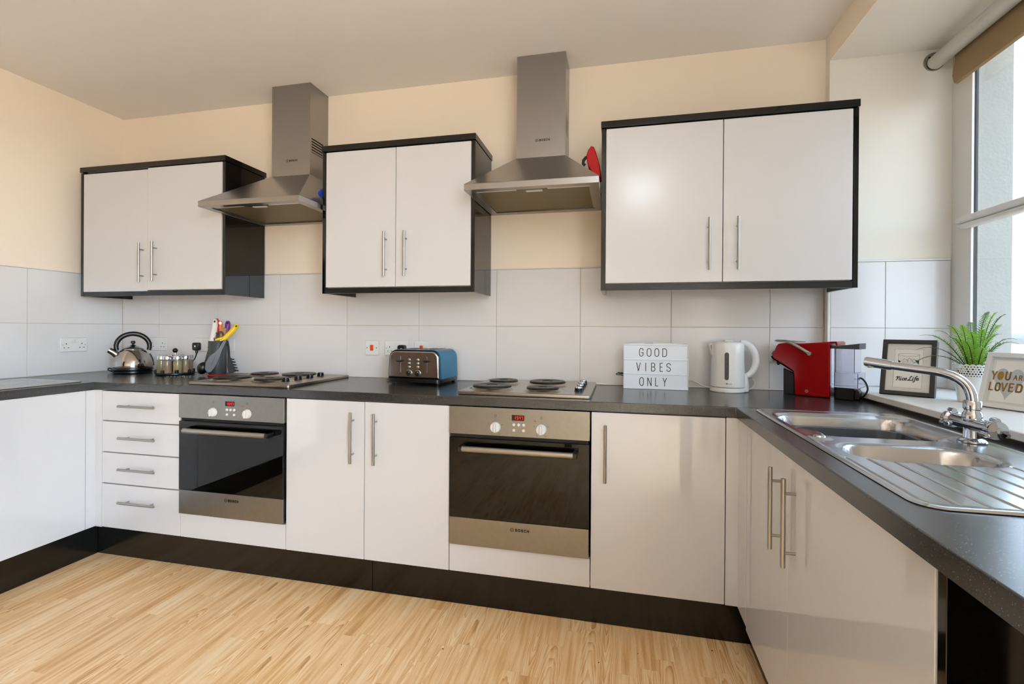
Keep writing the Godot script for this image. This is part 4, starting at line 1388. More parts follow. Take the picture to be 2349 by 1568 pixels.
func spice_rack() -> void:
	var c := Vector3(.630, HW, .178)
	var t := thing("spice_carousel", "black spice carousel with a ball knob on a chrome stem", "spice rack", c)
	var tray := [Vector2(0, .002), Vector2(.096, .002), Vector2(.100, .006), Vector2(.100, .012), Vector2(0, .012)]
	part("tray", G.new().lathe(tray, 40), M.black_plastic, t)
	for k in 8:
		var a := TAU * (k + .5) / 8.0 + .25
		var g := G.new()
		g.box(Vector3(cos(a) * .091, .022, sin(a) * .091), Vector3(.018, .022, .018), .004)
		part("rim_post", g, M.black_plastic, t)
	part("stem", G.new().tube(Vector3(0, .012, 0), Vector3(0, .135, 0), .0045, -1, 14), M.chrome, t)
	part("knob", G.new().lathe([Vector2(0, .131), Vector2(.007, .132), Vector2(.0125, .138), Vector2(.0145, .145), Vector2(.0125, .152), Vector2(.007, .158), Vector2(0, .1595)], 24), M.black_plastic, t)
	var glass: ArrayMesh
	var names := ["herb_green", "herb_brown", "herb_tan", "herb_brown", "herb_orange", "herb_green", "herb_tan", "herb_brown"]
	var say := ["dried green herbs at the front left of the carousel", "brown herbs at the front of the carousel", "tan herbs right of the carousel stem", "brown herbs at the right of the carousel", "orange spice at the left edge of the carousel", "green herbs at the back of the carousel", "tan herbs at the back of the carousel", "brown herbs at the rear of the carousel"]
	var angs := [118.0, 75.0, 32.0, -8.0, 163.0, 205.0, 255.0, 305.0]
	for k in 8:
		var a := deg_to_rad(angs[k])
		var p := c + Vector3(cos(a) * .069, .0125, sin(a) * .069)
		var j := thing("spice_jar", "chrome lidded glass jar of " + say[k], "jar", p, 0, "spice jars on the carousel")
		part("glass", G.new().lathe([Vector2(0, .0), Vector2(.0225, .0), Vector2(.0238, .002), Vector2(.0238, .080), Vector2(.0225, .083)], 24), M.jar_glass, j)
		part("spice", G.new().lathe([Vector2(0, .003), Vector2(.0220, .003), Vector2(.0220, .079 - .004 * (k % 3)), Vector2(0, .080 - .004 * (k % 3))], 20), M[names[k]], j)
		part("lid", G.new().lathe([Vector2(.0225, .0825), Vector2(.0242, .083), Vector2(.0246, .101), Vector2(.0232, .1035), Vector2(0, .1035)], 24), M.chrome, j)

# things standing in the block: offsets and leans are given square to the line from the block to the room's middle
const BLOCK_TURN := 44.6

func held(called: String, label: String, cat: String, c: Vector3, off: Vector3, lean: Vector2) -> Node3D:
	var t := thing(called, label, cat, c + Basis(Vector3.UP, deg_to_rad(BLOCK_TURN)) * off)
	t.rotation_degrees = Vector3(lean.x, BLOCK_TURN, lean.y)
	return t

func knife_block() -> void:
	var c := Vector3(.913, HW, .155)
	var t := thing("knife_block", "dark grey tall cylindrical knife block with a red foot ring", "knife block", c)
	part("foot_ring", G.new().lathe([Vector2(0, .001), Vector2(.0505, .001), Vector2(.0515, .004), Vector2(.0495, .0065), Vector2(0, .0065)], 36), M.red_rubber, t, "bright red foot ring")
	part("tube", G.new().lathe([Vector2(.0455, .0065), Vector2(.0470, .010), Vector2(.0485, .204), Vector2(.0470, .206), Vector2(.0435, .206), Vector2(.043, .03), Vector2(0, .03)], 40), M.grey_plastic, t)
	var hp := [Vector3(0, 0, 0), Vector3(.001, .022, 0), Vector3(.003, .05, 0), Vector3(.002, .08, 0), Vector3(-.001, .102, 0), Vector3(-.003, .112, 0)]
	var data := [
		["white handled kitchen knife in the knife block", "white_rubber", Vector3(-.030, .204, .016), Vector2(-2, -8), 1.18],
		["red handled kitchen knife behind the white one in the block", "red_rubber", Vector3(-.013, .203, -.004), Vector2(-4, -4), 1.22],
		["purple handled kitchen knife at the right of the block", "purple_rubber", Vector3(.034, .203, -.016), Vector2(-4, -10), 1.12],
		["yellow handled kitchen knife slanting out of the block to the right", "yellow_rubber", Vector3(.024, .209, .026), Vector2(4, -40), 1.12]]
	for d in data:
		var k := held("kitchen_knife", d[0], "knife", c, d[2], d[3])
		k.set_meta("group", "coloured knives in the knife block")
		var s: float = d[4]
		var pts := []
		for q in hp:
			pts.append(q * s)
		part("handle", G.new().sweep(pts, [.0130 * s, .0125 * s, .0140 * s, .0135 * s, .0120 * s, .0070 * s], 14, false, true, .75), M[d[1]], k)
		part("end_inlay", G.new().sweep([Vector3(-.001, .095 * s, .0098 * s), Vector3(-.002, .104 * s, .0090 * s)], .0042, 10), M.matt_black, k)
		part("blade", G.new().bb(-.009 * s, .009 * s, -.03, -.002, -.0009, .0009), M.handle_steel, k)
		if d[1] == "yellow_rubber":
			part("guard", G.new().sweep([Vector3(.004, .016, 0), Vector3(-.010, .006, 0), Vector3(-.022, -.010, 0), Vector3(-.028, -.022, 0)], [.011, .010, .008, .005], 12, false, true, .75), M[d[1]], k)
	var o := held("peeler", "orange handled peeler standing in the knife block", "peeler", c, Vector3(.006, .204, -.002), Vector2(-5, -2))
	part("handle", G.new().sweep([Vector3(0, -.05, 0), Vector3(0, 0, 0), Vector3(.001, .03, 0), Vector3(.003, .08, 0), Vector3(.003, .112, 0), Vector3(.003, .122, 0)], [.006, .009, .0105, .0130, .0125, .007], 14, false, true, .6), M.orange_rubber, o)
	part("eyelet", G.new().at(E3(Vector3(.003, .108, .0065), Vector3(90, 0, 0))).lathe([Vector2(.0035, .0), Vector2(.0065, .0), Vector2(.0065, .002), Vector2(.0035, .002)], 16), M.chrome, o)
	o = held("wooden_spatula", "flat wooden spatula standing in the knife block", "spatula", c, Vector3(.017, .198, .006), Vector2(-2, -8))
	part("blade", G.new().prism(PackedVector2Array([Vector2(-.013, -.13), Vector2(.013, -.13), Vector2(.0145, .0), Vector2(.0175, .086), Vector2(-.0145, .092), Vector2(-.0145, .0)]), -.003, .003, .001), M.beech, o)
	o = held("scissors", "black handled kitchen scissors standing in the knife block", "scissors", c, Vector3(.001, .203, .022), Vector2(-3, 0))
	for s in [-1.0, 1.0]:
		var ring := []
		for i in 16:
			var a := TAU * i / 16.0
			ring.append(Vector3((-.012 if s < 0 else .016) + cos(a) * (.0095 if s < 0 else .0125), .030 + sin(a) * (.022 if s < 0 else .027), 0))
		part("finger_loop", G.new().sweep(ring, .0046, 8, true), M.black_plastic, o)
		part("blade", G.new().bb(s * .004 - .004, s * .004 + .004, -.11, -.006, s * .001 - .0008, s * .001 + .0008), M.chrome, o)
	o = held("serving_spoon", "dark grey serving spoon hanging in front of the knife block", "spoon", c, Vector3(.034, .200, .0495), Vector2(1, -24))
	var sp := PackedVector2Array([Vector2(.009, .010), Vector2(-.009, .010), Vector2(-.012, -.04), Vector2(-.020, -.072), Vector2(-.034, -.100), Vector2(-.038, -.145), Vector2(-.026, -.182), Vector2(-.004, -.198), Vector2(.012, -.188), Vector2(.020, -.15), Vector2(.017, -.100), Vector2(.012, -.06), Vector2(.010, -.03)])
	part("bowl", G.new().prism(sp, .001, .007, .0025), M.grey_plastic, o)
	part("slot", G.new().bb(-.0065, -.0045, -.150, -.095, .0068, .0075), M.matt_black, o)
	o = held("ladle", "black ladle hanging at the left behind the knife block", "ladle", c, Vector3(-.040, .165, -.010), Vector2(0, -14))
	part("shaft", G.new().sweep([Vector3(0, .01, 0), Vector3(0, -.10, 0)], [.006, .005], 10), M.black_plastic, o)
	part("bowl", G.new().at(Transform3D(Basis().scaled(Vector3(1.05, 1.35, .9)), Vector3(-.004, -.124, 0))).lathe([Vector2(0, -.028), Vector2(.014, -.024), Vector2(.024, -.012), Vector2(.028, .002), Vector2(.024, .015), Vector2(.012, .024), Vector2(0, .027)], 24), M.black_plastic, o)
	o = held("pasta_fork", "black toothed pasta server hanging at the right of the knife block", "pasta server", c, Vector3(.054, .203, .004), Vector2(0, 2))
	part("shaft", G.new().sweep([Vector3(-.004, .004, 0), Vector3(0, -.03, 0), Vector3(.002, -.10, 0)], [.006, .0065, .007], 10, false, true, .6), M.matt_black, o)
	part("head", G.new().prism(PackedVector2Array([Vector2(-.006, -.085), Vector2(.006, -.085), Vector2(.014, -.11), Vector2(.024, -.150), Vector2(.034, -.184), Vector2(.018, -.192), Vector2(-.004, -.188), Vector2(-.008, -.150)]), -.005, .005, .003), M.matt_black, o)
	var tg := G.new()
	for i in 5:
		var y := -.106 - .0175 * i
		var x := .010 + .0050 * i
		tg.sweep([Vector3(x, y, 0), Vector3(x + .010, y - .004, .001), Vector3(x + .019, y - .004, .004)], [.0050, .0042, .0028], 8)
	part("teeth", tg, M.matt_black, o).set_meta("kind", "stuff")

func toaster() -> void:
	var t := thing("toaster", "four slice toaster with polished steel front and blue ends", "toaster", Vector3(2.236, HW, .160), deg_to_rad(-3.5))
	var W := .296
	var D := .234
	# end view: rounded top; the steel front and back faces run across
	var y0 := .030
	var y1 := .178
	var shape := PackedVector2Array([Vector2(-W / 2, y0), Vector2(W / 2, y0)])
	for k in 9:
		var a := PI / 2 * k / 8.0
		shape.append(Vector2(W / 2 - .008 - .036 + cos(a) * .040, y1 - .045 + sin(a) * .045))
	for k in 9:
		var a := PI / 2 + PI / 2 * k / 8.0
		shape.append(Vector2(-W / 2 + .008 + .036 + cos(a) * .040, y1 - .045 + sin(a) * .045))
	# blue shell
	part("shell", G.new().prism(shape, -D / 2 + .012, D / 2 - .018, .0), M.blue_metal, t, "metallic blue wrap over the ends")
	var face := PackedVector2Array()
	for p in shape:
		face.append(Vector2(p.x * .992, y0 + (p.y - y0) * .985))
	part("front_face", G.new().prism(face, D / 2 - .0185, D / 2 + .004, .012), M.polished, t, "mirror polished steel front")
	part("rear_face", G.new().prism(face, -D / 2 - .004, -D / 2 + .0125, .012), M.polished, t)
	# top with four slots
	var top := G.new()
	top.bb(-.108, .108, y1 - .002, y1 + .0012, -D / 2 + .02, D / 2 - .03, .001)
	part("top_plate", top, M.polished, t)
	for x in [-.078, -.030, .030, .078]:
		part("slot", G.new().bb(x - .014, x + .014, y1 - .001, y1 + .0018, -D / 2 + .035, D / 2 - .05), M.matt_black, t)
	part("base", base_block(W + .006, D + .016, .010, .0315), M.black_plastic, t)
	for s in [-1.0, 1.0]:
		for q in [-1.0, 1.0]:
			part("foot", G.new().lathe([Vector2(.008, 0), Vector2(.009, .010)], 14, Vector3(s * (W / 2 - .02), .0005, q * (D / 2 - .02))), M.black_plastic, t)
	var zf := D / 2 + .004
	for s in [-1.0, 1.0]:
		var cx: float = s * .0745 + .001
		part("lever_slot", G.new().bb(cx - .003, cx + .003, .062, .145, zf - .001, zf + .0008, .0005), M.chrome, t)
		part("lever_gap", G.new().bb(cx - .0014, cx + .0014, .064, .143, zf, zf + .0012), M.matt_black, t)
		part("lever", G.new().at(Transform3D(Basis().scaled(Vector3(1, .28, .75)), Vector3(cx, .120, zf + .006))).lathe([Vector2(0, -.018), Vector2(.012, -.014), Vector2(.021, 0), Vector2(.012, .014), Vector2(0, .018)], 20), M.black_plastic, t)
		for i in 3:
			part("button", G.new().at(E3(Vector3(s * .0245 + .003, .128 - .0185 * i, zf - .001), Vector3(90, 0, 0))).lathe([Vector2(.0075, 0), Vector2(.0078, .002), Vector2(.006, .004), Vector2(0, .0048)], 20), M.handle_steel, t)
		var kn := part("dial", G.new().at(E3(Vector3(s * .0245 + .003, .0605, zf - .001), Vector3(90, 0, 0))).lathe([Vector2(.0165, 0), Vector2(.0165, .003), Vector2(.0145, .004), Vector2(.0145, .003)], 28), M.chrome, t)
		part("dial_face", G.new().at(E3(Vector3(s * .0245 + .003, .0605, zf), Vector3(90, 0, 0))).lathe([Vector2(.0142, 0), Vector2(.0135, .010), Vector2(.011, .0115), Vector2(0, .0115)], 28), M.black_plastic, kn)
		part("pointer", G.new().at(E3(Vector3(s * .0245 + .003, .0605, zf + .0116), Vector3(0, 0, -35))).stroke([Vector2(0, .004), Vector2(0, .0095)], .002), M.white_plastic, kn)
	part("cable", G.new().sweep(smooth_path([Vector3(-.14, .02, -.10), Vector3(-.178, .035, -.06), Vector3(-.182, .020, -.03), Vector3(-.165, .006, -.04), Vector3(-.17, .005, -.085)]), .0036, 8), M.black_plastic, t)

func base_block(w: float, d: float, y0: float, y1: float) -> G:
	return G.new().at(Transform3D(Basis(Vector3.RIGHT, -PI / 2), Vector3.ZERO)).prism(rrect(0, 0, w, d, .03, 5), y0, y1, .003)

func light_box() -> void:
	var t := thing("light_box", "white light box sign with black letters reading GOOD VIBES ONLY", "sign", Vector3(3.4265, HW, .140))
	var W := .302
	var H := .221
	part("case", G.new().bb(-W / 2, W / 2, .001, H, -.046, -.006, .003), M.white_plastic, t)
	part("light_panel", G.new().bb(-W / 2 + .003, W / 2 - .003, .004, H - .003, -.006, -.003, .001), M.cool_white, t)
	for y in [.0045, .0745, .1445, H - .0045]:
		part("letter_rail", G.new().bb(-W / 2, W / 2, y - .004, y + .004, -.006, .0, .0012), M.cool_white, t)
	for s in [-1.0, 1.0]:
		part("edge_strip", G.new().bb(s * (W / 2 - .0015) - .0015, s * (W / 2 - .0015) + .0015, .001, H, -.006, .0, .0008), M.cool_white, t)
	var ck := func(c: float) -> float: return (1400 + c * .15326 - 1504.5) * .002027
	var rows := [["GOOD", [[435, 500], [550, 620], [665, 735], [783, 850]], .1585, .1995], ["VIBES", [[392, 458], [522, 548], [618, 680], [745, 792], [845, 910]], .0870, .1290], ["ONLY", [[442, 508], [562, 625], [680, 727], [790, 853]], .0155, .0575]]
	for r in rows:
		var g := G.new().at(Transform3D(Basis(), Vector3(0, 0, -.0022)))
		for i in r[0].length():
			put_glyph(g, r[0][i], ck.call(r[1][i][0]), ck.call(r[1][i][1]), r[2], r[3], .0031)
		part("lettering", g, M.ink, t, "black letters " + r[0])
	# spare letter strips on top
	part("letter_strip", G.new().bb(-.128, -.05, H, H + .0035, -.040, -.012, .0005), M.white_plastic, t)
	part("letter_strip", G.new().bb(-.012, .125, H, H + .0045, -.040, -.010, .0005), M.white_plastic, t)
	part("cable", G.new().sweep(smooth_path([Vector3(-W / 2 + .002, .072, -.026), Vector3(-W / 2 - .018, .074, -.022), Vector3(-W / 2 - .033, .070, -.026), Vector3(-W / 2 - .030, .064, -.034), Vector3(-W / 2 - .010, .062, -.05), Vector3(-W / 2 + .03, .05, -.062)]), .0022, 8), M.black_plastic, t)
	part("cable_plug", G.new().tube(Vector3(-W / 2 - .026, .074, -.023), Vector3(-W / 2 + .002, .072, -.026), .0042, -1, 10), M.black_plastic, t)

func white_kettle() -> void:
	var c := Vector3(3.757, HW, .108)
	var t := thing("white_kettle", "white plastic jug kettle with a grey water window beside the light box", "kettle", c)
	part("power_base", G.new().lathe([Vector2(0, .0), Vector2(.076, .0), Vector2(.079, .003), Vector2(.078, .018), Vector2(.074, .021), Vector2(0, .021)], 40), M.white_plastic, t)
	part("jug", G.new().lathe([Vector2(.073, .023), Vector2(.0765, .026), Vector2(.0765, .034), Vector2(.074, .10), Vector2(.072, .17), Vector2(.0715, .222), Vector2(.070, .226)], 48), M.white_plastic, t)
	part("lid", G.new().lathe([Vector2(.071, .225), Vector2(.068, .231), Vector2(.05, .236), Vector2(.02, .238), Vector2(0, .238)], 40), M.white_plastic, t)
	part("lid_grip", G.new().bb(-.018, .022, .236, .243, -.018, .018, .004), M.white_plastic, t)
	part("spout", G.new().prism(PackedVector2Array([Vector2(-.066, .228), Vector2(-.085, .226), Vector2(-.0885, .219), Vector2(-.074, .165), Vector2(-.066, .165)]), -.020, .020, .008), M.white_plastic, t)
	# handle on the right
	var hp := smooth_path([Vector3(.055, .232, 0), Vector3(.085, .225, .0), Vector3(.112, .195, 0), Vector3(.124, .155, 0), Vector3(.118, .115, 0), Vector3(.098, .083, 0), Vector3(.070, .070, 0)], 4)
	var hr := []
	for i in hp.size():
		hr.append(.013 + .004 * sin(PI * i / (hp.size() - 1.0)))
	part("handle", G.new().sweep(hp, hr, 16, false, true, .9), M.white_plastic, t)
	part("handle_foot", G.new().lathe([Vector2(.020, .003), Vector2(.0215, .012), Vector2(.020, .045), Vector2(.015, .080), Vector2(.010, .084), Vector2(0, .084)], 24, Vector3(.070, 0, .012)), M.white_plastic, t)
	part("switch", G.new().bb(.082, .108, .062, .068, -.004, .012, .0015), M.handle_steel, t)
	# water window, facing the room a little to the left
	var turn := T(Vector3(0, 0, 0), deg_to_rad(-6))
	var slot := PackedVector2Array()
	for p in rrect(0, .1225, .0185, .128, .0092, 5):
		slot.append(p)
	part("water_window", G.new().at(turn * Transform3D(Basis(Vector3.RIGHT, deg_to_rad(-1.4)), Vector3(-.010, 0, .0725))).prism(slot, 0.0, .0045, .001), M.grey_ink, t, "grey water level window")
	var g := G.new().at(turn * Transform3D(Basis(Vector3.RIGHT, deg_to_rad(-1.4)), Vector3(-.010, 0, .0773)))
	for i in 4:
		g.stroke([Vector2(-.002, .09 + .022 * i), Vector2(.002, .09 + .022 * i)], .0016)
	part("marking", g, M.ink, t)
	g = G.new().at(Transform3D(Basis(Vector3.UP, deg_to_rad(-6)), Vector3(-.009, .040, .0766)))
	g.stroke([Vector2(-.012, .003), Vector2(-.008, .005), Vector2(-.009, .0), Vector2(-.006, .003)], .0022)
	for i in 3:
		put_glyph(g, ["W", "A", "N"][i], -.003 + .0055 * i, .0015 + .0055 * i, 0, .0035, .0009)
	part("lettering", g, M.grey_ink, t).set_meta("kind", "stuff")
	part("cable", G.new().sweep(smooth_path([Vector3(-.074, .012, -.02), Vector3(-.10, .016, -.05), Vector3(-.14, .034, -.078), Vector3(-.19, .044, -.088), Vector3(-.22, .046, -.090)]), .0034, 8), M.white_plastic, t)
	part("cable", G.new().sweep(smooth_path([Vector3(.086, .066, -.03), Vector3(.116, .060, -.04), Vector3(.132, .035, -.05), Vector3(.118, .010, -.05), Vector3(.08, .006, -.04), Vector3(.06, .01, -.03)]), .0034, 8), M.white_plastic, t)

func coffee_machine() -> void:
	# near side lies in the plane through (3.984, .145) along (.795, .607); local x runs along it, local z towards the camera
	var t := thing("coffee_machine", "red capsule coffee machine with a clear water tank beside the sink", "coffee machine", Vector3(3.984, HW, .145), -deg_to_rad(37.36))
	var w := .108
	var red := PackedVector2Array([Vector2(-.014, .230), Vector2(.003, .2325), Vector2(.045, .2325), Vector2(.085, .2335), Vector2(.135, .238), Vector2(.1855, .243), Vector2(.1855, .002), Vector2(.050, .001), Vector2(.0435, .105), Vector2(.041, .109), Vector2(.033, .1145), Vector2(-.040, .1585), Vector2(-.0465, .166), Vector2(-.047, .175), Vector2(-.029, .219), Vector2(-.022, .227)])
	part("housing", G.new().prism(red, -w, 0, .005), M.red_gloss, t, "glossy red housing")
	var front := PackedVector2Array([Vector2(-.051, .170), Vector2(-.0475, .1605), Vector2(.043, .104), Vector2(.0485, .1), Vector2(.0515, .002), Vector2(.044, .002), Vector2(.040, .108), Vector2(-.036, .158), Vector2(-.045, .172)])
	part("front_trim", G.new().prism(front, -w + .006, -.003, .001), M.black_plastic, t)
	part("drip_base", G.new().prism(PackedVector2Array([Vector2(.0, .001), Vector2(.049, .001), Vector2(.044, .098), Vector2(-.001, .116)]), -w + .010, -.008, .003), M.black_plastic, t, "black capsule bin and drip base")
	part("cup_rest", G.new().prism(PackedVector2Array([Vector2(.0, .118), Vector2(.042, .100), Vector2(.040, .106), Vector2(-.001, .131)]), -w + .012, -.012, .001), M.handle_steel, t)
	part("nozzle", G.new().tube(Vector3(-.030, .150, -w / 2), Vector3(-.026, .132, -w / 2), .009, .007, 14), M.black_plastic, t)
	# lever
	var lv := G.new()
	lv.sweep([Vector3(.112, .187, .004), Vector3(.075, .211, .005), Vector3(.036, .2345, .005), Vector3(.012, .241, .003), Vector3(-.034, .2425, -.010)], [.0085, .0075, .008, .0065, .004], 12, false, true, .6)
	part("lever", lv, M.handle_steel, t, "steel lever arm")
	part("lever_top", G.new().prism(PackedVector2Array([Vector2(-.037, .2405), Vector2(.02, .2385), Vector2(.06, .2365), Vector2(.06, .2395), Vector2(.02, .2435), Vector2(-.037, .2435)]), -w + .006, -.004, .001), M.handle_steel, t)
	part("pivot", G.new().tube(Vector3(.109, .189, .0), Vector3(.109, .189, .010), .0095, .0085, 20), M.handle_steel, t)
	# power button print
	var g := G.new().at(Transform3D(Basis(), Vector3(.098, .023, .0006)))
	var ring := []
	for k in 20:
		ring.append(Vector2.from_angle(TAU * k / 20) * .0058)
	g.stroke(ring, .0011, true)
	g.stroke([Vector2(0, -.002), Vector2(0, .002)], .0013)
	part("power_mark", g, M.white_plastic, t)
	# rear lip, tank and lid
	part("rear_lip", G.new().prism(PackedVector2Array([Vector2(.185, .2435), Vector2(.208, .2445), Vector2(.2125, .240), Vector2(.2125, .227), Vector2(.206, .227), Vector2(.206, .236), Vector2(.185, .236)]), -w, 0, .0015), M.red_gloss, t)
	part("back_plate", G.new().bb(.1865, .2005, .001, .214, -w + .006, -.006, .001), M.clear_plastic, t)
	part("tank", open_tank(.203, .272, .112, .2125, -w + .012, -.010), M.clear_plastic, t, "clear water tank")
	part("tank_foot", open_tank(.2015, .286, .0515, .1135, -w + .004, -.002), M.clear_plastic, t)
	part("water", G.new().bb(.204, .270, .06, .1105, -w + .014, -.012, .002), M.water, t)
	part("tank_lid", G.new().prism(PackedVector2Array([Vector2(.187, .2135), Vector2(.289, .2135), Vector2(.289, .238), Vector2(.270, .2345), Vector2(.187, .2225)]), -w + .008, -.006, .002), M.grey_plastic, t, "dark grey tank lid")
	part("rear_base", G.new().prism(PackedVector2Array([Vector2(.2035, .001), Vector2(.270, .001), Vector2(.272, .050), Vector2(.2035, .050)]), -w + .006, -.004, .003), M.black_plastic, t)
	part("cable_boot", G.new().prism(PackedVector2Array([Vector2(.2725, .006), Vector2(.290, .008), Vector2(.289, .040), Vector2(.284, .046), Vector2(.2725, .044)]), -.045, -.006, .003), M.black_plastic, t)
	part("cable", G.new().sweep(smooth_path([Vector3(.286, .012, -.02), Vector3(.303, .022, -.01), Vector3(.317, .050, -.008), Vector3(.309, .078, -.014), Vector3(.290, .094, -.03), Vector3(.275, .086, -.05)]), .0036, 10), M.black_plastic, t)
	part("cable", G.new().sweep(smooth_path([Vector3(-.022, .142, -.07), Vector3(-.018, .125, -.075), Vector3(-.006, .105, -.08), Vector3(.004, .098, -.085)]), .003, 8), M.black_plastic, t)

func open_tank(x0: float, x1: float, y0: float, y1: float, z0: float, z1: float) -> G:
	var g := G.new()
	var k := .0022
	g.bb(x0, x1, y0, y0 + k, z0, z1)
	g.bb(x0, x0 + k, y0 + k, y1, z0, z1)
	g.bb(x1 - k, x1, y0 + k, y1, z0, z1)
	g.bb(x0 + k, x1 - k, y0 + k, y1, z0, z0 + k)
	g.bb(x0 + k, x1 - k, y0 + k, y1, z1 - k, z1)
	return g

func crumbs() -> void:
	var r := RandomNumberGenerator.new()
	r.seed = 9
	var g := G.new()
	for i in 26:
		var p := Vector3(r.randf_range(.70, .90), HW + .0010, r.randf_range(.20, .30))
		g.box(p, Vector3(r.randf_range(.0015, .004), .002, r.randf_range(.0015, .003)), .0004)
	var o := part("crumbs", g, M.white_plastic, self)
	tag(o, "scatter of pale crumbs on the worktop by the spice carousel", "crumbs")
	o.set_meta("kind", "stuff")
	g = G.new()
	for q in [Vector2(3.19, .80), Vector2(3.33, .72), Vector2(2.62, .86), Vector2(3.42, .90), Vector2(3.05, .99), Vector2(2.30, 1.02), Vector2(3.60, .64), Vector2(3.11, 1.05)]:
		g.box(Vector3(q.x, .0014, q.y), Vector3(r.randf_range(.002, .006), .0022, r.randf_range(.002, .004)), .0006)
	o = part("crumbs", g, M.matt_black, self)
	tag(o, "a few dark crumbs on the oak floor", "crumbs")
	o.set_meta("kind", "stuff")

# mitred picture frame standing on y = 0, border b, from z0 (back) to z1 (front)
func frame_ring(W: float, H: float, b: float, z0: float, z1: float) -> G:
	var g := G.new()
	var k := .0015
	var ring := func(i: float, z: float) -> Array:
		return [Vector3(-W / 2 + i, .001 + i, z), Vector3(W / 2 - i, .001 + i, z), Vector3(W / 2 - i, H - i, z), Vector3(-W / 2 + i, H - i, z)]
	var nn := [Vector3.DOWN, Vector3.RIGHT, Vector3.UP, Vector3.LEFT]
	var o0: Array = ring.call(0.0, z0)
	var o1: Array = ring.call(0.0, z1 - k)
	var o2: Array = ring.call(k, z1)
	var i2: Array = ring.call(b - k, z1)
	var i1: Array = ring.call(b, z1 - k)
	var i0: Array = ring.call(b, z0)
	for q in 4:
		var r := (q + 1) % 4
		var n: Vector3 = nn[q]
		g.flat(o0[q], o0[r], o1[r], o1[q], n)
		g.quad(o1[q], o1[r], o2[r], o2[q], n, n, Vector3.BACK, Vector3.BACK)
		g.flat(o2[q], o2[r], i2[r], i2[q], Vector3.BACK)
		g.quad(i2[q], i2[r], i1[r], i1[q], Vector3.BACK, Vector3.BACK, -n, -n)
		g.flat(i1[q], i1[r], i0[r], i0[q], -n)
		g.flat(o0[q], o0[r], i0[r], i0[q], Vector3.FORWARD)
	return g

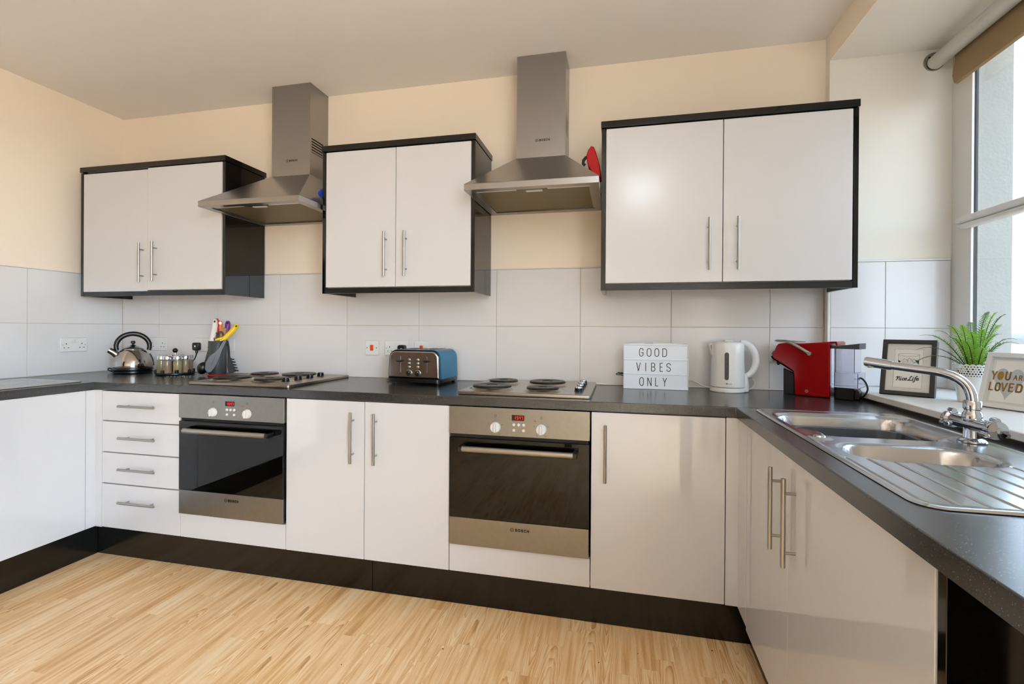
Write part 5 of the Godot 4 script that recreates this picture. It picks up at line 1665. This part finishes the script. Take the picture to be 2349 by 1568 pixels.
# ---------------------------------------------------------------- things on the sill
func sill_things() -> void:
	var S := .943
	# black frame with a drawing of a tumbler
	var t := thing("picture_frame", "black picture frame with a drawing of a tumbler and the words Nice Life", "picture", Vector3(4.353, S, .376), -deg_to_rad(37.0))
	t.rotation_degrees.x = -16.0
	var W := .168
	var H := .226
	var b := .0155
	var fr := frame_ring(W, H, b, -.026, .010)
	part("frame", fr, M.frame_black, t, "black wooden frame")
	part("mount", G.new().bb(-W / 2 + b, W / 2 - b, b, H - b, -.004, .0, .0), M.mount, t)
	var pr := part("print", G.new().bb(-.044, .044, .032, .188, -.001, .0008), M.paper, t)
	var g := G.new().at(Transform3D(Basis(), Vector3(0, 0, .0012)))
	g.stroke([Vector2(-.044, .032), Vector2(.044, .032), Vector2(.044, .188), Vector2(-.044, .188)], .0004, true)
	g.stroke(arc(Vector2(0, .166), Vector2(.033, .0055), 0, 360, 28), .0007)
	g.stroke([Vector2(-.033, .166), Vector2(-.030, .110)] + arc(Vector2(0, .110), Vector2(.030, .010), 180, 360, 18) + [Vector2(.033, .166)], .0008)
	g.stroke(arc(Vector2(0, .137), Vector2(.0315, .005), 150, 390, 18), .0007)
	for q in [[-.024, .138, -.012, .150, .0, .141], [-.010, .140, .002, .153, .014, .140], [.004, .142, .017, .150, .026, .136]]:
		g.stroke([Vector2(q[0], q[1]), Vector2(q[2], q[3]), Vector2(q[4], q[5])], .0009)
		g.stroke([Vector2(q[2], q[3]), Vector2((q[0] + q[2]) / 2, q[1] - .004), Vector2(q[4], q[5])], .0006)
	g.fill(PackedVector2Array([Vector2(-.0315, .143), Vector2(-.024, .139), Vector2(-.030, .128)]))
	g.fill(PackedVector2Array([Vector2(.0315, .145), Vector2(.018, .146), Vector2(.027, .136), Vector2(.031, .126)]))
	g.fill(PackedVector2Array([Vector2(-.02, .106), Vector2(-.008, .104), Vector2(-.010, .108)]))
	g.fill(PackedVector2Array([Vector2(.006, .104), Vector2(.022, .106), Vector2(.012, .110)]))
	for q in [[-.026, .158], [-.020, .152], [-.014, .159], [-.006, .155], [.004, .158], [.012, .154], [.020, .158], [.026, .152], [-.023, .148], [.008, .151]]:
		g.stroke([Vector2(q[0], q[1]), Vector2(q[0] + .0004, q[1])], .0013)
	part("drawing", g, M.ink, pr)
	# hand lettering
	g = G.new().at(Transform3D(Basis(Vector3(.80, .05, 0), Vector3(.19, .86, 0), Vector3(0, 0, 1)), Vector3(-.0365, .060, .0012)))
	var k := .0195
	var L := func(x: float, pts: Array, wd: float) -> void:
		var p := []
		for q in pts:
			p.append(Vector2(x + q[0] * k, q[1] * k))
		g.stroke(p, wd)
	var tk := .0036
	L.call(.000, [[-.05, .75], [.12, .95], [.25, .9], [.22, 0]], tk)
	L.call(.000, [[.22, .1], [.42, .75], [.58, .95], [.66, .8], [.66, .12], [.80, .02]], tk * .8)
	L.call(.0165, [[.1, .55], [.1, .05], [.25, .02]], tk)
	L.call(.0165, [[.12, .80], [.14, .82]], tk * 1.1)
	L.call(.0235, [[.42, .45], [.28, .56], [.08, .42], [.05, .2], [.2, .02], [.42, .08]], tk)
	L.call(.0335, [[.05, .25], [.38, .34], [.36, .52], [.18, .56], [.03, .34], [.06, .1], [.25, .0], [.46, .1]], tk * .9)
	L.call(.0475, [[.55, .85], [.42, 1.0], [.28, .8], [.3, .3], [.2, .02], [.0, .0], [.02, .14], [.25, .08], [.6, -.04], [.85, .06]], tk)
	L.call(.0640, [[.05, .55], [.05, .05], [.2, .02]], tk)
	L.call(.0640, [[.08, .80], [.1, .82]], tk * 1.1)
	L.call(.0690, [[.52, .95], [.36, 1.0], [.26, .8], [.24, -.3], [.1, -.42], [.0, -.3]], tk)
	L.call(.0690, [[.02, .5], [.5, .54]], tk * .7)
	L.call(.0785, [[.05, .25], [.38, .34], [.36, .52], [.18, .56], [.03, .34], [.06, .1], [.25, .0], [.5, .14]], tk * .9)
	part("lettering", g, M.ink, pr, "hand lettered words Nice Life")
	part("strut", G.new().at(E3(Vector3(.058, .001, -.050), Vector3(22, 0, 0))).bb(-.02, .02, .004, .10, -.003, .0, .001), M.cardboard, t, "brown card strut")
	# white frame: grey heart and gold words
	t = thing("picture_frame", "white picture frame with gold words YOU ARE LOVED over a grey heart", "picture", Vector3(4.482, S, .669), -deg_to_rad(66))
	t.rotation_degrees.x = -15.0
	W = .150
	H = .188
	b = .015
	fr = frame_ring(W, H, b, -.016, .012)
	part("frame", fr, M.frame_white, t, "white wooden frame")
	part("mount", G.new().bb(-W / 2 + b, W / 2 - b, b, H - b, -.008, -.004), M.mount, t)
	pr = part("print", G.new().bb(-W / 2 + b + .007, W / 2 - b - .007, b + .010, H - b - .010, -.005, -.0032), M.paper, t)
	var hp := PackedVector2Array()
	for i in 48:
		var a := TAU * i / 48.0
		hp.append(Vector2(-.010 + .0026 * 16 * pow(sin(a), 3.0) * .95, .093 + .0037 * (13 * cos(a) - 5 * cos(2 * a) - 2 * cos(3 * a) - cos(4 * a))))
	part("heart", G.new().at(Transform3D(Basis(), Vector3(0, 0, -.0028))).fill(hp), M.heart_grey, pr, "pale grey heart")
	g = G.new().at(Transform3D(Basis().scaled(Vector3(.95, 1, 1)), Vector3(-W / 2 - .0187, .004, -.0023)))
	put_glyph(g, "Y", .036, .053, .092, .123, .0048)
	var of := PackedVector2Array()
	for q in arc(Vector2(.0635, .108), Vector2(.0095, .0150), 0, 345, 22):
		of.append(q)
	g.fill(of)
	put_glyph(g, "U", .076, .093, .093, .124, .0056)
	put_glyph(g, "A", .100, .112, .096, .114, .0030)
	put_glyph(g, "R", .115, .125, .096, .114, .0030)
	put_glyph(g, "E", .129, .138, .096, .114, .0030)
	put_glyph(g, "L", .035, .050, .055, .085, .0050)
	put_glyph(g, "O", .053, .070, .054, .085, .0052)
	put_glyph(g, "V", .070, .089, .055, .086, .0052)
	put_glyph(g, "E", .092, .107, .056, .086, .0052)
	put_glyph(g, "D", .112, .131, .056, .086, .0056)
	part("lettering", g, M.gold_ink, pr, "gold words YOU ARE LOVED")
	part("strut", G.new().at(E3(Vector3(0, .001, -.060), Vector3(26, 0, 0))).bb(-.03, .03, .006, .11, -.003, 0, .001), M.mount, t)
	fern(Vector3(4.497, S, .50))

func fern(c: Vector3) -> void:
	var t := thing("flower_pot", "white metal pot with a pierced lace rim under the fern", "pot", c)
	var y0 := .090
	var y1 := .133
	var rad := func(y: float) -> float: return lerpf(.041, .057, y / .14)
	part("body", G.new().lathe([Vector2(0, .001), Vector2(rad.call(0.0), .001), Vector2(rad.call(y0), y0), Vector2(rad.call(y0) + .001, y0 + .002)], 48), M.white_plastic, t)
	part("liner", G.new().lathe([Vector2(.036, .004), Vector2(rad.call(.118) - .005, .118), Vector2(0, .116)], 32), M.matt_black, t)
	# pierced band: each cell is a square with an eight-sided hole
	var g := G.new()
	var na := 44
	var nr := 5
	for j in nr:
		for i in na:
			var ya := lerpf(y0 + .002, y1, float(j) / nr)
			var yb := lerpf(y0 + .002, y1, float(j + 1) / nr)
			var big: float = [.24, .34, .40 if i % 4 == 0 else .22, .36 if i % 2 == 0 else .20, .30][j]
			var P := func(u: float, v: float) -> Vector3:
				var a := TAU * (i + u + .5 * (j % 2)) / na
				var y := lerpf(ya, yb, v)
				var r: float = rad.call(y)
				return Vector3(cos(a) * r, y, sin(a) * r)
			var sq := [[1, .5], [1, 1], [.5, 1], [0, 1], [0, .5], [0, 0], [.5, 0], [1, 0]]
			for q in 8:
				var a0 := TAU * q / 8.0
				var a1 := TAU * (q + 1) / 8.0
				var A: Vector3 = P.call(sq[q][0], sq[q][1])
				var B: Vector3 = P.call(sq[(q + 1) % 8][0], sq[(q + 1) % 8][1])
				var C: Vector3 = P.call(.5 + cos(a1) * big, .5 + sin(a1) * big)
				var D: Vector3 = P.call(.5 + cos(a0) * big, .5 + sin(a0) * big)
				var nn := Vector3(A.x, 0, A.z).normalized()
				g.flat(A, B, C, D, nn)
	for i in 22:
		var am := TAU * (i + .5) / 22.0
		var r: float = rad.call(y1)
		for q in 6:
			var b0 := PI * q / 6.0
			var b1 := PI * (q + 1) / 6.0
			var f := func(b: float) -> Vector3:
				var a := am + cos(b) * PI / 22.0
				return Vector3(cos(a) * r, y1 + sin(b) * .0055, sin(a) * r)
			var m := Vector3(cos(am) * r, y1, sin(am) * r)
			g.tri(m, f.call(b0), f.call(b1), m * Vector3(1, 0, 1), m * Vector3(1, 0, 1), m * Vector3(1, 0, 1))
	part("lace_rim", g, M.white_plastic, t, "pierced lace rim")
	var p := thing("potted_fern", "green sword fern spreading from the white lace pot", "plant", c + Vector3(0, .112, 0))
	# directions: azimuth (0 = +x, 90 = +z), reach, height, droop
	var fr := [
		[172, .190, .085, .030], [185, .150, .150, .012], [160, .110, .175, .006], [205, .15, .11, .02], [128, .07, .150, .004],
		[50, .055, .215, .002], [15, .075, .210, .003], [-15, .100, .180, .006], [70, .075, .150, .008], [-60, .08, .19, .006],
		[140, .085, .125, .010], [100, .090, .110, .015], [40, .100, .140, .012], [-90, .10, .14, .012], [-130, .10, .16, .008], [10, .115, .13, .015], [175, .075, .13, .004], [85, .035, .150, .0], [-30, .06, .215, .0], [150, .05, .165, .0]]
	var r := RandomNumberGenerator.new()
	r.seed = 4
	for i in fr.size():
		var a := deg_to_rad(fr[i][0])
		var reach: float = fr[i][1]
		var hgt: float = fr[i][2]
		var droop: float = fr[i][3]
		var out := Vector3(cos(a), 0, sin(a))
		var pts := []
		for k in 15:
			var s := k / 14.0
			pts.append(out * (.010 + reach * (s * .75 + .25 * s * s)) + Vector3(0, hgt * sin(s * PI / 2 * .95) - droop * s * s * s * 2.0, 0) + out.cross(Vector3.UP) * sin(s * 2.5 + i) * .006)
		var f := part("frond", frond(pts, r), M.fern if i % 3 != 0 else M.fern_dark, p)
		var st := G.new().sweep(pts, [.0016, .0016, .0015, .0015, .0014, .0013, .0013, .0012, .0011, .001, .0009, .0008, .0007, .0006, .0004], 6)
		part("stalk", st, M.stem, f)

func frond(pts: Array, r: RandomNumberGenerator) -> G:
	var g := G.new()
	var n := 30
	var m := pts.size() - 1
	for k in range(2, n + 1):
		var s := float(k) / n
		var fi := s * m
		var i := mini(int(fi), m - 1)
		var p: Vector3 = pts[i].lerp(pts[i + 1], fi - i)
		var tan: Vector3 = (pts[i + 1] - pts[i]).normalized()
		var side := tan.cross(Vector3.UP)
		if side.length() < .1:
			side = tan.cross(Vector3.RIGHT)
		side = side.normalized()
		var up := side.cross(tan).normalized()
		var l := .0225 * pow(sin(PI * clampf(.12 + s * .86, 0, 1)), .7) * (1.0 - .45 * s) + .002
		for q in [-1.0, 1.0]:
			var d: Vector3 = (side * q + tan * .38 + up * r.randf_range(-.10, .22)).normalized()
			var b := p
			var w := tan * minf(.0019, l * .2)
			var e := b + d * l + tan * l * .12
			var m1 := b + d * l * .45
			var nn := up
			g.quad(b - w * .7, b + w * .7, m1 + w * 1.15, m1 - w * 1.0, nn, nn, nn, nn)
			g.quad(m1 - w * 1.0, m1 + w * 1.15, e + w * .15, e - w * .1, nn, nn, (nn + d * .25).normalized(), (nn + d * .25).normalized())
	return g
